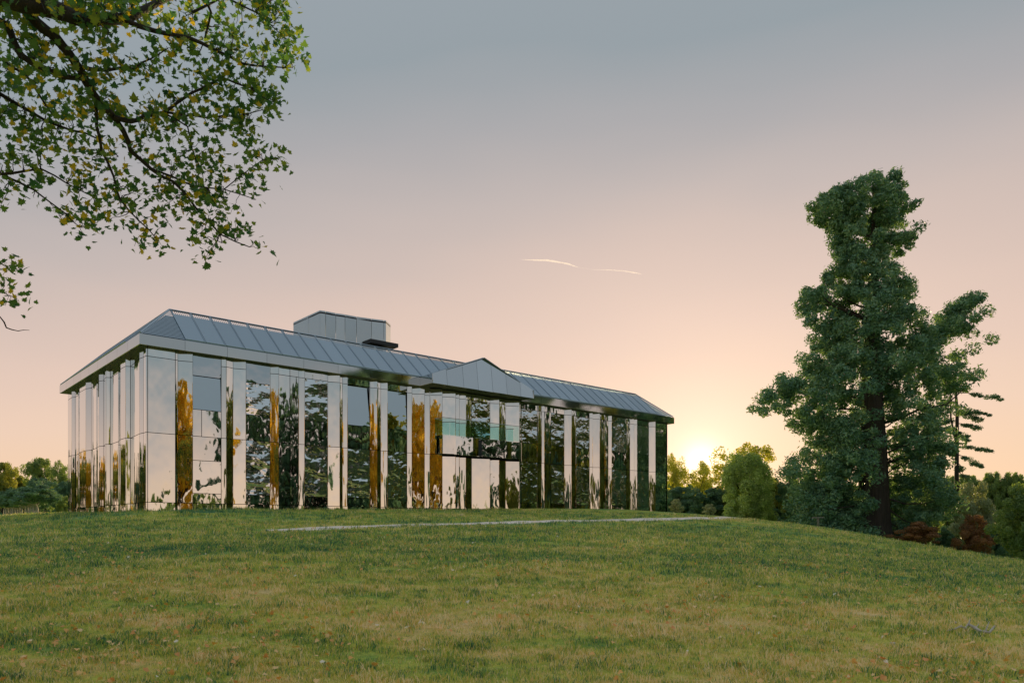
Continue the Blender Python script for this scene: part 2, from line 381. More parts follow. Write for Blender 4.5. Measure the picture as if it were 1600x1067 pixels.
def panel(name, a, b, z0, z1, m, parent=house, th=.05, gap=.014, tilt=0.0, zt=None):
    """a thin upright sheet from a to b in plan (front face towards -normal), own origin at its centre"""
    a = np.array(a, float); b = np.array(b, float); d = b - a; L = np.linalg.norm(d)
    if L < .03: return None
    e = d / L; nrm = np.array([-e[1], e[0]])          # points behind the sheet
    g = min(gap, L * .2); a = a + e * g; b = b - e * g; z0 += gap; z1 -= gap
    c = (a + b) / 2; zc = z0
    th2 = nrm * th
    za, zb = (z1, z1) if zt is None else zt
    def P(q, z, back=0):
        o = q + th2 * back + nrm * tilt * (z - z0)
        return (o[0] - c[0], o[1] - c[1], z - zc)
    V, F = hexa([P(a, z0), P(b, z0), P(b, z0, 1), P(a, z0, 1)], [P(a, za), P(b, zb), P(b, zb, 1), P(a, za, 1)])
    me = pymesh(name, V, [tuple(reversed(f)) for f in F], m)
    o = link(name, me, parent)
    if parent is house: o.location = (c[0], c[1], zc + ZO)
    else: o.location = Vector((c[0], c[1], zc + ZO)) - Vector(parent.location)
    return o
def block(name, t0, t1, s0, s1, z0, z1, m, parent=house):
    c = ((t0 + t1) / 2, (s0 + s1) / 2, z0)
    V, F = hexa([(t0 - c[0], s0 - c[1], 0), (t1 - c[0], s0 - c[1], 0), (t1 - c[0], s1 - c[1], 0), (t0 - c[0], s1 - c[1], 0)],
                [(t0 - c[0], s0 - c[1], z1 - z0), (t1 - c[0], s0 - c[1], z1 - z0), (t1 - c[0], s1 - c[1], z1 - z0), (t0 - c[0], s1 - c[1], z1 - z0)])
    o = link(name, pymesh(name, V, [tuple(reversed(f)) for f in F], m), parent)
    o.location = Vector((c[0], c[1], z0 + ZO)) - (Vector(parent.location) if parent is not house else Vector())
    return o
LT, LS = 39.95, 16.5
TG = {'G': (9, -26), 'S': (62, -110), 'D': (70, 38), 'N': (30, -14)}
def slope_for(x0, x1, kind, s0):
    tcn = (t_at(x0, s0) + t_at(x1, s0)) / 2; w = abs(t_at(x1, s0) - t_at(x0, s0))
    if kind not in TG: return tcn, 0.0
    P = w2(tcn, s0); T = np.array(TG[kind]) - P; T /= np.linalg.norm(T); Cv = -P / np.linalg.norm(P)
    N = T + Cv; nt, ns = N @ D1, N @ D2
    k = -nt / ns; lim = .62 / max(w, .1)
    return tcn, max(-lim, min(lim, k))
def segment(x0, x1, kind, s0=0.0):
    tcn, k = slope_for(x0, x1, kind, s0)
    E = []
    for x in (x0, x1):
        t = t_at(x, s0)
        for _ in range(12): s = s0 + k * (t - tcn); t = t_at(x, s)
        E.append((t, s0 + k * (t - tcn)))
    return E
ROWS = [(.35, 1.27), (1.27, 4.57), (4.57, 8.17), (8.17, 8.74)]
def lerp2(a, b, f): return tuple(a[i] + (b[i] - a[i]) * f for i in (0, 1))
def window(a, b, style):
    c = lerp2(a, b, .5)
    w = empty('window', (c[0], c[1], 1.27 + ZO), 0, house)
    w.location = (c[0], c[1], 1.27 + ZO)
    def wp(n, f0, f1, z0, z1, m, tilt=0.0): panel(n, lerp2(a, b, f0), lerp2(a, b, f1), z0, z1, m, w, tilt=tilt)
    div = style.get('div', .35)
    wp('lower_pane', 0, 1, 1.76, 4.57 if not style.get('mid') else 3.38, style.get('low', M_GLASSW))
    if style.get('mid'): wp('middle_pane', 0, 1, 3.38, 4.57, M_MIR)
    wp('bottom_panel', 0, 1, 1.27, 1.76, M_MIR)
    wp('spandrel_panel', 0, div, 4.57, 5.89, style.get('span', M_MIR)); wp('spandrel_panel', div, 1, 4.57, 5.89, style.get('span', M_MIR))
    top = style.get('top', 8.17)
    wp('upper_pane', 0, 1, 5.89, top, style.get('up', M_GLASS), style.get('tilt', .04))
    wp('head_panel', 0, 1, top, 8.74, M_GLASS if top < 8 else M_MIR, 0)
    panel('wall_panel', a, b, .35, 1.27, M_MIR)
def facade(segs, s0=0.0, rows=ROWS, first=None, last=None):
    prev = first
    for x0, x1, kind, *st in segs:
        E = segment(x0, x1, kind, s0 + (.03 if kind == 'W' else 0))
        if prev is not None and math.dist(prev, E[0]) > .045:
            for z0, z1 in rows: panel('return_panel', prev, E[0], z0, z1, M_MIRV, gap=.008, th=.02)
        if kind == 'W' and rows is ROWS: window(E[0], E[1], st[0] if st else {})
        else:
            for z0, z1 in rows: panel('wall_panel', E[0], E[1], z0, z1, M_MIRV if x1 - x0 < 14 else M_MIR)
        prev = E[1]
    if last is not None: 
        for z0, z1 in rows: panel('return_panel', prev, last, z0, z1, M_MIRV, gap=.008, th=.02)
    return prev
W1 = dict(mid=True, top=7.55, div=.31, tilt=.05, low=M_MIR)
W2 = dict(top=7.55, div=.12, tilt=0, up=M_GLASSW)
west = [(228, 230.7, 'F'), (230.7, 274, 'F'), (274, 277.7, 'D'), (277.7, 301, 'G'), (301, 345.6, 'W', W1), (345.6, 353.6, 'N'), (353.6, 364, 'D'), (364, 384.3, 'S'),
        (384.3, 422, 'W', W2), (422, 435.4, 'G'), (435.4, 453, 'F'), (453, 466.6, 'F'), (466.6, 476, 'N'), (476, 512, 'W', dict(div=.72, up=M_GLASSW, tilt=0)),
        (512, 531, 'S'), (531, 535, 'D'), (535, 543, 'S'), (543, 578, 'W', dict(div=.62, tilt=.075)), (578, 589.4, 'G'), (589.4, 594.8, 'D'), (594.8, 605.6, 'S'),
        (605.6, 635.8, 'W', dict(div=.34, tilt=.06)), (635.8, 643.6, 'N'), (643.6, 663.3, 'G'), (663.3, 672, 'S')]
facade(west, first=(t_at(228, 0), 0.0))
PS = -.5
pt = segment(663.3, 672, 'S')[1]
pA = (t_at(672, PS), PS); pB = (t_at(811.5, PS), PS)
port = [(672, 691, 'G'), (691, 711.8, 'N'), (711.8, 717.6, 'S'), (717.6, 728, 'S'), (728, 736.8, 'D'), (736.8, 765.6, 'W'), (765.6, 780, 'S'), (780, 790, 'D'), (790, 811.5, 'N')]
PROWS = [(.35, 1.27), (1.27, 4.5), (5.72, 8.17), (8.17, 8.56)]
def portico_rows():
    prev = pt
    for x0, x1, kind in port:
        a = (t_at(x0, PS), PS); b = (t_at(x1, PS), PS)
        E = segment(x0, x1, kind, PS + .12)
        if prev is not None:
            for z0, z1 in [(.35, 4.5), (5.72, 8.56)] if x0 > 680 else [(.35, 8.56)]: panel('return_panel', prev, E[0], z0, z1, M_MIRV, gap=.008, th=.02)
        rows = PROWS if x0 > 680 else ROWS[:3] + [(8.17, 8.56)]
        for z0, z1 in rows:
            n = 'window_pane' if kind == 'W' and 1.2 < z0 < 8 else 'wall_panel'
            if z0 == 1.27 and kind == 'W': n = 'entrance_door'
            EE = segment(x0, x1, 'S', PS) if n == 'entrance_door' else E
            panel(n, EE[0], EE[1], z0, z1, M_GLASSW if n == 'window_pane' else (M_MIR if x1 - x0 > 12 else M_MIRV))
        prev = E[1]
    for z0, z1 in [(.35, 8.56)]: panel('return_panel', prev, (t_at(814.5, 0), .0), z0, z1, M_MIRV)
portico_rows()
east = [(815, 839.4, 'W', dict(up=M_GLASSW, tilt=0)), (839.4, 846.3, 'D'), (846.3, 850.5, 'S'), (850.5, 861, 'F'), (861, 881.6, 'W', dict(up=M_GLASSW, tilt=0, div=.4)),
        (881.6, 893, 'S'), (893, 900, 'D'), (900, 921, 'W', dict(up=M_GLASSW, tilt=0)), (921, 926, 'S'), (926, 937, 'S'), (937, 945.5, 'D'), (945.5, 950.5, 'F'), (950.5, 955.7, 'S'),
        (955.7, 978.4, 'W', dict(up=M_GLASSW, tilt=0, div=.6)), (978.4, 984.7, 'D'), (984.7, 990, 'S'), (990, 994.4, 'N'), (994.4, 1014, 'W', dict(up=M_GLASSW, tilt=0, div=.7)), (1014, 1021, 'S'), (1021, 1041, 'F')]
facade(east, first=(t_at(814.5, 0), 0.0))
# left end wall, folded like a screen
lx = [228, 224.3, 217.9, 206.5, 203.8, 199.6, 188.3, 184.8, 172.3, 168, 164.5, 161.7, 154.6, 150.7, 142.8, 134, 124.3, 122.3, 117.5, 112, 106]
prev = (0.0, 0.0); rl = random.Random(5)
offs = [o * .42 for o in [0, .0, -.12, .22, .3, -.18, -.2, .2, .25, -.15, -.2, .1, -.22, .05, .2, -.2, -.22, .2, .2, -.1, 0]]
for i in range(len(lx) - 1):
    o1 = offs[i + 1]; b = (o1, s_at(lx[i + 1], o1))
    if b[1] > prev[1]:
        for z0, z1 in ROWS: panel('wall_panel', b, prev, z0, z1, M_MIRL)
    else:
        b = (o1, prev[1] + .1)
        for z0, z1 in ROWS: panel('return_panel', b, prev, z0, z1, M_MIRV)
    prev = b
LS = max(LS, prev[1])
# far sides
for i in range(8):
    panel('wall_panel', (LT, i * LS / 8), (LT, (i + 1) * LS / 8), .2, 8.7, M_MIR)
for i in range(16):
    panel('wall_panel', (LT * (16 - i) / 16, LS), (LT * (15 - i) / 16, LS), .2, 8.7, M_MIR)
block('inner_core', .5, LT - .2, .45, LS - .2, .1, 8.9, M_CORE)
block('plinth', .45, LT - .3, .35, .44, .1, 1.2, M_CORE)

block('base_ledge', -.42, LT + .3, -.42, -.02, .62, .70, M_FASC)
block('base_ledge', -.42, -.02, -.02, LS + .3, .62, .70, M_FASC)
# eaves: soffit and fascia boards
OV = .39; FZ0, FZ1 = 8.60, 9.10
block('soffit', -OV + .03, LT + OV - .03, -OV + .03, LS + OV - .03, 8.61, 8.72, M_SOFF)
fx = [218.2] + [90 + v / 4.21 for v in (812, 1078, 1340, 1540)] + [506, 555, 600]
ft = [-OV] + [t_at(90 + v / 4.21, -OV) for v in (812, 1078, 1340)]
step = ft[-1] - ft[-2]
ft = [-OV]
while ft[-1] < 15.35 - 1.2: ft.append(ft[-1] + 2.05)
ft[-1] = 15.35
for a, b in zip(ft[:-1], ft[1:]): panel('fascia_panel', (a, -OV), (b, -OV), FZ0, FZ1, M_FASC, gap=.006)
n = 9
for i in range(n):
    a = 23.5 + (LT + OV - 23.5) * i / n; b = 23.5 + (LT + OV - 23.5) * (i + 1) / n
    panel('fascia_panel', (a, -OV), (b, -OV), FZ0, FZ1, M_FASC, gap=.006)
n = 9
for i in range(n):
    a = -OV + (LS + 2 * OV) * i / n; b = -OV + (LS + 2 * OV) * (i + 1) / n
    panel('fascia_panel', (-OV, b), (-OV, a), FZ0, FZ1, M_FASC, gap=.006)
    panel('fascia_panel', (LT + OV, a), (LT + OV, b), FZ0, FZ1, M_FASC, gap=.006)
for i in range(18):
    a = -OV + (LT + 2 * OV) * i / 18; b = -OV + (LT + 2 * OV) * (i + 1) / 18
    panel('fascia_panel', (b, LS + OV), (a, LS + OV), FZ0, FZ1, M_FASC, gap=.006)

# roof: closed sheet low down, louvred screens above it that carry on past the sheet to the sky
IA, IB, RZ = 1.68, 2.0, 11.06
roof = empty('roof', (0, 0, FZ1 + ZO), 0, house)
def quadpart(name, pts, m, parent=roof, th=.05):
    P = [Vector(p) for p in pts]; nn = (P[1] - P[0]).cross(P[3] - P[0]).normalized() * th
    c = (P[0] + P[1]) / 2
    V, F = hexa([p - c for p in P], [p - c - nn for p in P])
    o = link(name, pymesh(name, V, F, m), parent); o.location = c + Vector((0, 0, ZO)) - (Vector(parent.location) if parent is not house else Vector())
    return o
o0 = -OV + .05
kk = .83                       # share of the slope that is closed behind the louvres
def on(a, b, f): return tuple(a[i] + (b[i] - a[i]) * f for i in range(3))
outer = [(o0, o0, FZ1), (LT - o0, o0, FZ1), (LT - o0, LS - o0, FZ1), (o0, LS - o0, FZ1)]
inner = [(IA, IB, RZ), (LT - IA, IB, RZ), (LT - IA, LS - IB, RZ), (IA, LS - IB, RZ)]
for i in range(4):
    j = (i + 1) % 4
    lo = (Vector(outer[i]) + Vector((0, 0, -.06)), Vector(outer[j]) + Vector((0, 0, -.06)))
    quadpart('roof_sheet', [lo[0] - Vector((0, 0, .0)), lo[1], Vector(on(outer[j], inner[j], kk)) + Vector((0, 0, -.08)), Vector(on(outer[i], inner[i], kk)) + Vector((0, 0, -.08))], M_RSHEET)
block('flat_roof', IA + .2, LT - IA - .2, IB - .1, LS - IB + .1, 9.6, 10.35, M_ROOF, roof)
def louvre_mesh(L, wd, nsl):
    """a screen panel lying in XY: x along the eave 0..wd, y up the slope 0..L, z out"""
    V, F = [], []
    def bx(x0, x1, y0, y1, z0, z1):
        b = len(V); V.extend([(x0, y0, z0), (x1, y0, z0), (x1, y1, z0), (x0, y1, z0), (x0, y0, z1), (x1, y0, z1), (x1, y1, z1), (x0, y1, z1)])
        F.extend([tuple(b + k for k in f) for f in ((3, 2, 1, 0), (4, 5, 6, 7), (0, 1, 5, 4), (1, 2, 6, 5), (2, 3, 7, 6), (3, 0, 4, 7))])
    bx(0, .03, 0, L, 0, .07); bx(wd - .03, wd, 0, L, 0, .07); bx(.03, wd - .03, L - .06, L, 0, .07); bx(.03, wd - .03, 0, .05, 0, .07)
    for k in range(9):
        x = .03 + (wd - .06) * (k + .5) / 9; bx(x - .012, x + .012, L * .83, L - .06, .01, .04)
    for k in range(nsl):
        y = .08 + (L - .16) * k / nsl
        if y > L * .84: break
        b = len(V); w_ = (L - .16) / nsl * .72
        V.extend([(.03, y, .02), (wd - .03, y, .02), (wd - .03, y + w_, .05), (.03, y + w_, .05)]); F.append((b, b + 1, b + 2, b + 3))
    return V, F
L = (Vector(inner[0]) - Vector((IA, o0, FZ1))).length
nP = 37; wd = (LT - 2 * IA) / nP
V, F = louvre_mesh(L, wd - .02, 17)
lou = pymesh('roof_panel', V, F, M_LOUV)
upv = Vector((0, IB - o0, RZ - FZ1)).normalized(); sx_ = Vector((1, 0, 0)); nz = sx_.cross(upv)
RM = Matrix((sx_, upv, nz)).transposed().to_4x4()
for i in range(nP):
    t0 = IA + i * wd
    if 15.9 < t0 < 22.2 and False: continue
    o = link('roof_panel', lou, roof)
    o.matrix_local = Matrix.Translation(Vector((t0 + .01, o0, FZ1 + .02 + ZO)) - Vector(roof.location)) @ RM
# raking corner panels at both hips
for (c0, c1, q) in [((o0, o0, FZ1), (IA, o0, FZ1), inner[0]), ((LT - IA, o0, FZ1), (LT - o0, o0, FZ1), inner[1])]:
    V = []; F = []
    for k in range(22):
        f0 = (k + .1) / 22; f1 = (k + .72) / 22
        b = len(V); V.extend([Vector(on(c0, q, f0)), Vector(on(c1, q, f0)), Vector(on(c1, q, f1)), Vector(on(c0, q, f1))]); F.append((b, b + 1, b + 2, b + 3))
    me = pymesh('hip_screen', [v + Vector((0, 0, .05)) - Vector(c0) for v in V], F, M_LOUV)
    o = link('hip_screen', me, roof); o.location = Vector(c0) + Vector((0, 0, ZO)) - Vector(roof.location)
# end and back screens
V2, F2 = louvre_mesh((Vector(inner[0]) - Vector((o0, IB, FZ1))).length, (LS - 2 * IB) / 12 - .02, 22)
lou2 = pymesh('roof_panel', V2, F2, M_LOUV)
for side in (0, 1):
    up2 = Vector(((IA - o0) * (1 if side == 0 else -1), 0, RZ - FZ1)).normalized(); ax = Vector((0, -1 if side == 0 else 1, 0)); nn = ax.cross(up2)
    MM = Matrix((ax, up2, nn)).transposed().to_4x4()
    for i in range(12):
        w_ = (LS - 2 * IB) / 12; s0 = IB + (i + (1 if side == 0 else 0)) * w_
        o = link('roof_panel', lou2, roof)
        o.matrix_local = Matrix.Translation(Vector((o0 if side == 0 else LT - o0, s0, FZ1 + .02 + ZO)) - Vector(roof.location)) @ MM
def bar(name, a, b, r, m, parent):
    c = Vector(a); V, F = tube_geo([([Vector(), Vector(b) - c], [r, r])], 6)
    o = link(name, pymesh(name, V, F, m), parent); o.location = c + Vector((0, 0, ZO)) - (Vector(parent.location) if parent is not house else Vector()); return o
for i in range(4):
    bar('ridge_rail', Vector(inner[i]) + Vector((0, 0, .04)), Vector(inner[(i + 1) % 4]) + Vector((0, 0, .04)), .05, M_LOUV, roof)
    bar('hip_rail', Vector(outer[i]) + Vector((0, 0, .05)), Vector(inner[i]) + Vector((0, 0, .04)), .045, M_LOUV, roof)

# pediment over the portico
PF = -1.65
ped = empty('pediment', (19.4, PF, 8.6 + ZO), 0, house)
px = [675.6, 699.2, 725, 747.8, 770.4, 792.7, 814.2, 834.4]
tt = [t_at(x, PF) for x in px]; tap, zap, zs0 = 19.38, 10.74, 9.16
def zped(t): return zs0 + (zap - zs0) * (1 - abs(t - tap) / ((tap - tt[0]) if t < tap else (tt[-1] - tap)))
for a, b in zip(tt[:-1], tt[1:]):
    if a < tap < b:
        # the middle board carries the peak
        c = (a + b) / 2; g = .008
        base = [(a + g - c, 0, 0), (b - g - c, 0, 0), (b - g - c, 0, zped(b) - 8.6), (tap - c, 0, zap - 8.6), (a + g - c, 0, zped(a) - 8.6)]
        V = base + [(x, .05, z) for x, y, z in base]; F = [(0, 1, 2, 3, 4), (9, 8, 7, 6, 5)] + [(k, k + 5, (k + 1) % 5 + 5, (k + 1) % 5) for k in range(5)]
        o = link('pediment_panel', pymesh('pediment_panel', V, F, M_PED), ped)
        for v in o.data.vertices: v.co.y += .13 * v.co.z
        o.location = Vector((c, PF, 8.6 + ZO)) - Vector(ped.location)
    else: panel('pediment_panel', (a, PF), (b, PF), 8.6, 0, M_PED, ped, gap=.008, tilt=.13, zt=(zped(a), zped(b)))
# side boards, underside and gable roof running back
panel('pediment_side', (tt[0], -OV), (tt[0], PF), 8.6, 9.16, M_FASC, ped, gap=.006)
panel('pediment_side', (tt[-1], PF), (tt[-1], -OV), 8.6, 9.16, M_FASC, ped, gap=.006)
block('pediment_soffit', tt[0] + .06, tt[-1] - .06, PF + .08, -OV + .0, 8.61, 8.7, M_SOFF, ped)
for (ta, tb) in ((tt[0], tap), (tap, tt[-1])):
    za = (zs0, zap) if tb == tap else (zap, zs0)
    bk = (.2, IB) if tb == tap else (IB, .2)
    quadpart('gable_roof', [(ta, PF + .12, za[0] - .03), (tb, PF + .12, za[1] - .03), (tb, bk[1], za[1] - .03), (ta, bk[0], za[0] - .03)], M_RSHEET, ped)
# balcony: solid band, floor and glass balustrade
BS = -1.1
bal = empty('balcony', (t_at(691, BS), BS, 4.55 + ZO), 0, house)
for x0, x1, k in [(691, 710.5, 'N'), (710.5, 721, 'S'), (721, 737.5, 'S'), (737.5, 747.8, 'D'), (747.8, 774.8, 'N'), (774.8, 790.5, 'S'), (790.5, 799.7, 'D'), (799.7, 811, 'N')]:
    tcn, kq = slope_for(x0, x1, k, BS); kq = max(-.28, min(.28, kq)) if k != 'D' else 0.0
    a = (t_at(x0, BS), BS); b = (t_at(x1, BS), BS)
    w_ = b[0] - a[0]
    panel('balcony_panel', (a[0], BS - kq * w_ / 2), (b[0], BS + kq * w_ / 2), 4.56, 5.7, M_MIR if k != 'D' else M_MIRV, bal)
tb0, tb1 = t_at(691, BS), t_at(811, BS)
block('balcony_floor', tb0 + .03, tb1 - .03, BS + .1, .2, 4.6, 5.6, M_SOFF, bal)
panel('balcony_panel', (tb0, -.3), (tb0, BS), 4.56, 5.7, M_MIR, bal)
for x0, x1 in [(691, 711), (711, 736), (736, 765), (765, 790), (790, 803), (803, 811)]:
    panel('glass_pane', (t_at(x0, BS - .02), BS - .02), (t_at(x1, BS - .02), BS - .02), 5.72, 6.72, M_BAL, bal, th=.02, gap=.02)
panel('glass_pane', (tb0, -.3), (tb0, BS), 5.72, 6.72, M_BAL, bal, th=.02)
bar('handrail', (tb0, BS - .02, 6.74), (tb1, BS - .02, 6.74), .02, M_LOUV, bal)
bar('handrail', (tb0, -.3, 6.74), (tb0, BS - .02, 6.74), .02, M_LOUV, bal)

# plant tower standing on the roof
tw = empty('roof_tower', (14, 7, 10.3 + ZO), 0, house)
tp = [(12.04, 9.8), (12.04, 7.27 + .3), (12.04, 6.0), (12.4, 5.93)]
for x, y in [(523.6, .3), (537.7, .25), (557.7, .5), (581, .35), (599.6, .08), (602.5, 0)]:
    f = (x - 506) / (602.5 - 506); base = (12.4 + (16.44 - 12.4) * f, 5.93 + (5.25 - 5.93) * f)
    tp.append((base[0] - .1 * y, base[1] + y * .35))
tp += [(17.25, 5.95), (17.25, 9.8)]
for a, b in zip(tp[:-1], tp[1:]): panel('tower_panel', a, b, 10.3, 13.9, M_TOWER, tw, gap=.012)
me = pymesh('tower_cap', [(x - 14, y - 7, 0) for x, y in tp] + [(x - 14, y - 7, .1) for x, y in tp],
            [tuple(range(len(tp) - 1, -1, -1)), tuple(range(len(tp), 2 * len(tp)))] + [(i, (i + 1) % len(tp), (i + 1) % len(tp) + len(tp), i + len(tp)) for i in range(len(tp))], M_SOFF)
o = link('tower_cap', me, tw); o.location = (0, 0, 13.7 - 10.3)
block('tower_canopy', 14.9, 17.0, 4.6, 5.9, 12.05, 12.3, M_SOFF, tw)
block('tower_opening', 15.4, 16.2, 5.25, 5.6, 10.3, 12.0, M_CORE, tw)

# ------------------------------------------------------------------ trees
def unit(v): return v / (np.linalg.norm(v, axis=1)[:, None] + 1e-9)
def cards(Cn, Rd, per, size, rng, asp=.55, squash=1.0, out_=.75, shell=.35, ctint=None):
    """leaf sprays: per cards round every clump centre"""
    N = len(Cn); C_ = np.repeat(Cn, per, 0); r = np.repeat(Rd, per)
    d = unit(rng.normal(size=(N * per, 3))); q = (shell + (1 - shell) * rng.random(N * per)) ** .8
    off = d * (r * q)[:, None]; off[:, 2] *= squash
    P = C_ + off
    nrm = unit(d * out_ + rng.normal(size=d.shape) * .55)
    a = unit(np.cross(nrm, rng.normal(size=d.shape))); b = np.cross(nrm, a)
    s = size * (.6 + .8 * rng.random(N * per))[:, None]
    V = np.empty((N * per, 4, 3)); V[:, 0] = P - a * s; V[:, 1] = P + b * s * asp + a * s * .1; V[:, 2] = P + a * s; V[:, 3] = P - b * s * asp + a * s * .1
    ct = rng.random(N) if ctint is None else ctint
    t = np.clip(np.repeat(ct, per) * .45 + rng.random(N * per) * .55, 0, 1)
    return V.reshape(-1, 3), t
def wander(p0, p1, n, amp, rnd, sag=0.0):
    p0, p1 = Vector(p0), Vector(p1); L_ = (p1 - p0).length; P = []
    for i in range(n + 1):
        f = i / n; p = p0.lerp(p1, f)
        if 0 < i < n: p += Vector((rnd.uniform(-1, 1), rnd.uniform(-1, 1), rnd.uniform(-1, 1))) * amp * L_
        p.z += math.sin(f * math.pi) * sag * L_; P.append(p)
    return P
def taper(n, r0, r1): return [r0 + (r1 - r0) * i / n for i in range(n + 1)]

def broadleaf(H, W, seed, trunk_h=.22, ncl=70, per=300, leaf=.16, lobes=7, fill=.6, gap=0.0):
    """returns crown mesh data (V,t) and limb paths; base at the origin"""
    rng = np.random.default_rng(seed); rnd = random.Random(seed)
    hc = H * (1 - trunk_h); Cc = []
    lob = [(rnd.uniform(-.33, .33) * W, rnd.uniform(-.33, .33) * W, H * trunk_h + hc * rnd.uniform(.3, .78), rnd.uniform(.28, .42)) for _ in range(lobes)]
    lob.append((0, 0, H * trunk_h + hc * .62, .42)); lob.append((0, 0, H * trunk_h + hc * .35, .48))
    for _ in range(ncl):
        L_ = rnd.choice(lob); d = rng.normal(size=3); d /= np.linalg.norm(d); q = fill + (1 - fill) * rnd.random()
        Cc.append((L_[0] + d[0] * L_[3] * W * q * .62, L_[1] + d[1] * L_[3] * W * q * .62, min(H * .97, max(H * trunk_h * .9, L_[2] + d[2] * L_[3] * hc * q * .75))))
    Cc = np.array(Cc); Rd = (W * .09) * (.7 + .7 * rng.random(len(Cc)))
    V, t = cards(Cc, Rd, per, leaf, rng, squash=.8)
    paths = [(wander((0, 0, -.3), (0, 0, H * .62), 6, .015, rnd), taper(6, .028 * H + .05, .04))]
    for i in range(9):
        c = Cc[rnd.randrange(len(Cc))]; z0 = H * rnd.uniform(trunk_h * .8, .5)
        paths.append((wander((0, 0, z0), c, 4, .05, rnd, .06), taper(4, .011 * H, .02)))
    return V, t, paths
def cedar(H, W, seed, per=260, leaf=.16):
    rng = np.random.default_rng(seed); rnd = random.Random(seed); Cc, Rd = [], []; paths = [(wander((0, 0, -.3), (0, 0, H * .97), 6, .01, rnd), taper(6, .03 * H, .05))]
    for k in range(13):
        z = H * (.18 + .8 * k / 13); rr = W * .5 * (1 - .55 * k / 13) * rnd.uniform(.75, 1.1)
        for j in range(rnd.choice((4, 5, 6))):
            a = rnd.uniform(0, 6.28); r1 = rr * rnd.uniform(.7, 1.05); e = (math.cos(a) * r1, math.sin(a) * r1, z + rnd.uniform(-.02, .05) * H)
            paths.append((wander((0, 0, z - .03 * H), e, 3, .03, rnd), taper(3, .05 + .008 * (H - z), .02)))
            for f in np.arange(.3, 1.05, .17):
                Cc.append((e[0] * f + rnd.uniform(-.5, .5), e[1] * f + rnd.uniform(-.5, .5), z + (e[2] - z) * f + .15)); Rd.append(rnd.uniform(.6, 1.25) * W / 11)
    Cc = np.array(Cc); Rd = np.array(Rd)
    V, t = cards(Cc, Rd, per // 2, leaf, rng, squash=.22)
    return V, t, paths
def conifer(H, W, seed, per=90, leaf=.17):
    rng = np.random.default_rng(seed); rnd = random.Random(seed); Cc, Rd = [], []
    n = 170
    for i in range(n):
        f = (i / n) ** .85; z = H * (.06 + .92 * f); rr = W * .5 * (1 - f) ** .8 + .1; a = rnd.uniform(0, 6.28); q = rnd.uniform(.45, 1)
        Cc.append((math.cos(a) * rr * q, math.sin(a) * rr * q, z - .2 * q * rr)); Rd.append(.28 + .12 * rr)
    V, t = cards(np.array(Cc), np.array(Rd), per, leaf, rng, asp=.4, squash=.7)
    return V, t, [(wander((0, 0, -.3), (0, 0, H * .96), 5, .004, rnd), taper(5, .02 * H, .03))]
PROTO = {}
def mk_proto(key, data, m, bk=M_BARK):
    V, t, paths = data
    cm = npmesh('crown', V, 4, m, t); tv, tf = tube_geo(paths, 6); tm = pymesh('trunk', tv, tf, bk, True); PROTO[key] = (cm, tm)
def plant(key, name, x, y, label, cat='tree', scale=(1, 1, 1), rz=0.0, group=None, z=None, m=None):
    r = empty(name, (x, y, gz(x, y) - .05 if z is None else z), rz); r.scale = scale
    tag(r, label, cat, group)
    cm, tm = PROTO[key]
    c = link('crown', cm, r); link('trunk', tm, r)
    if m is not None:
        c.material_slots[0].link = 'OBJECT'; c.material_slots[0].material = m
    return r
ORD = ['first', 'second', 'third', 'fourth', 'fifth', 'sixth', 'seventh', 'eighth', 'ninth', 'tenth', 'eleventh', 'twelfth', 'thirteenth', 'fourteenth', 'fifteenth', 'sixteenth', 'seventeenth']
mk_proto('oak', broadleaf(10, 9, 11, .16, 90, 300, .14), M_OAK)
mk_proto('oak2', broadleaf(10, 8, 23, .14, 80, 300, .14, 9), M_OAK)
mk_proto('airy', broadleaf(10, 7, 37, .16, 120, 75, .12, 10, .6), M_OAK)
mk_proto('round', broadleaf(6, 5, 41, .40, 70, 240, .10, 5, .5), M_DARK, M_PBARK)
mk_proto('bush', broadleaf(3, 3.2, 51, .02, 75, 300, .05, 8), M_DARK)
mk_proto('cedar', cedar(20, 15, 61), M_DARK)
mk_proto('spire', conifer(12, 3.6, 71), M_DARK)

def wpos(x, D): return (x - CX) / FPX * D, D
# -- giant sequoia
def interp_profile():
    prof = [(275, 1332, 1398), (300, 1280, 1416), (325, 1278, 1419), (345, 1292, 1414), (360, 1296, 1405), (380, 1296, 1414), (395, 1304, 1392), (415, 1290, 1402), (430, 1287, 1408),
            (452, 1278, 1428), (480, 1272, 1440), (510, 1266, 1452), (540, 1256, 1458), (570, 1236, 1460), (600, 1214, 1462), (630, 1204, 1462), (650, 1216, 1462), (675, 1250, 1470),
            (700, 1252, 1484), (735, 1240, 1490), (770, 1228, 1490), (800, 1232, 1478), (838, 1262, 1440)]
    return np.array(prof, float)
SD = 64.0; sx0, sy0 = wpos(1364, SD); sg = gz(sx0, sy0)
prof = interp_profile(); sc_ = SD / FPX
rng = np.random.default_rng(99); rnd = random.Random(99)
Cc, Rd = [], []
def add_clump(xp, yp, dep, r): Cc.append(((xp - CX) * sc_ - sx0, dep, EYE + (HY - yp) * sc_ - sg)); Rd.append(r)
tries = 0
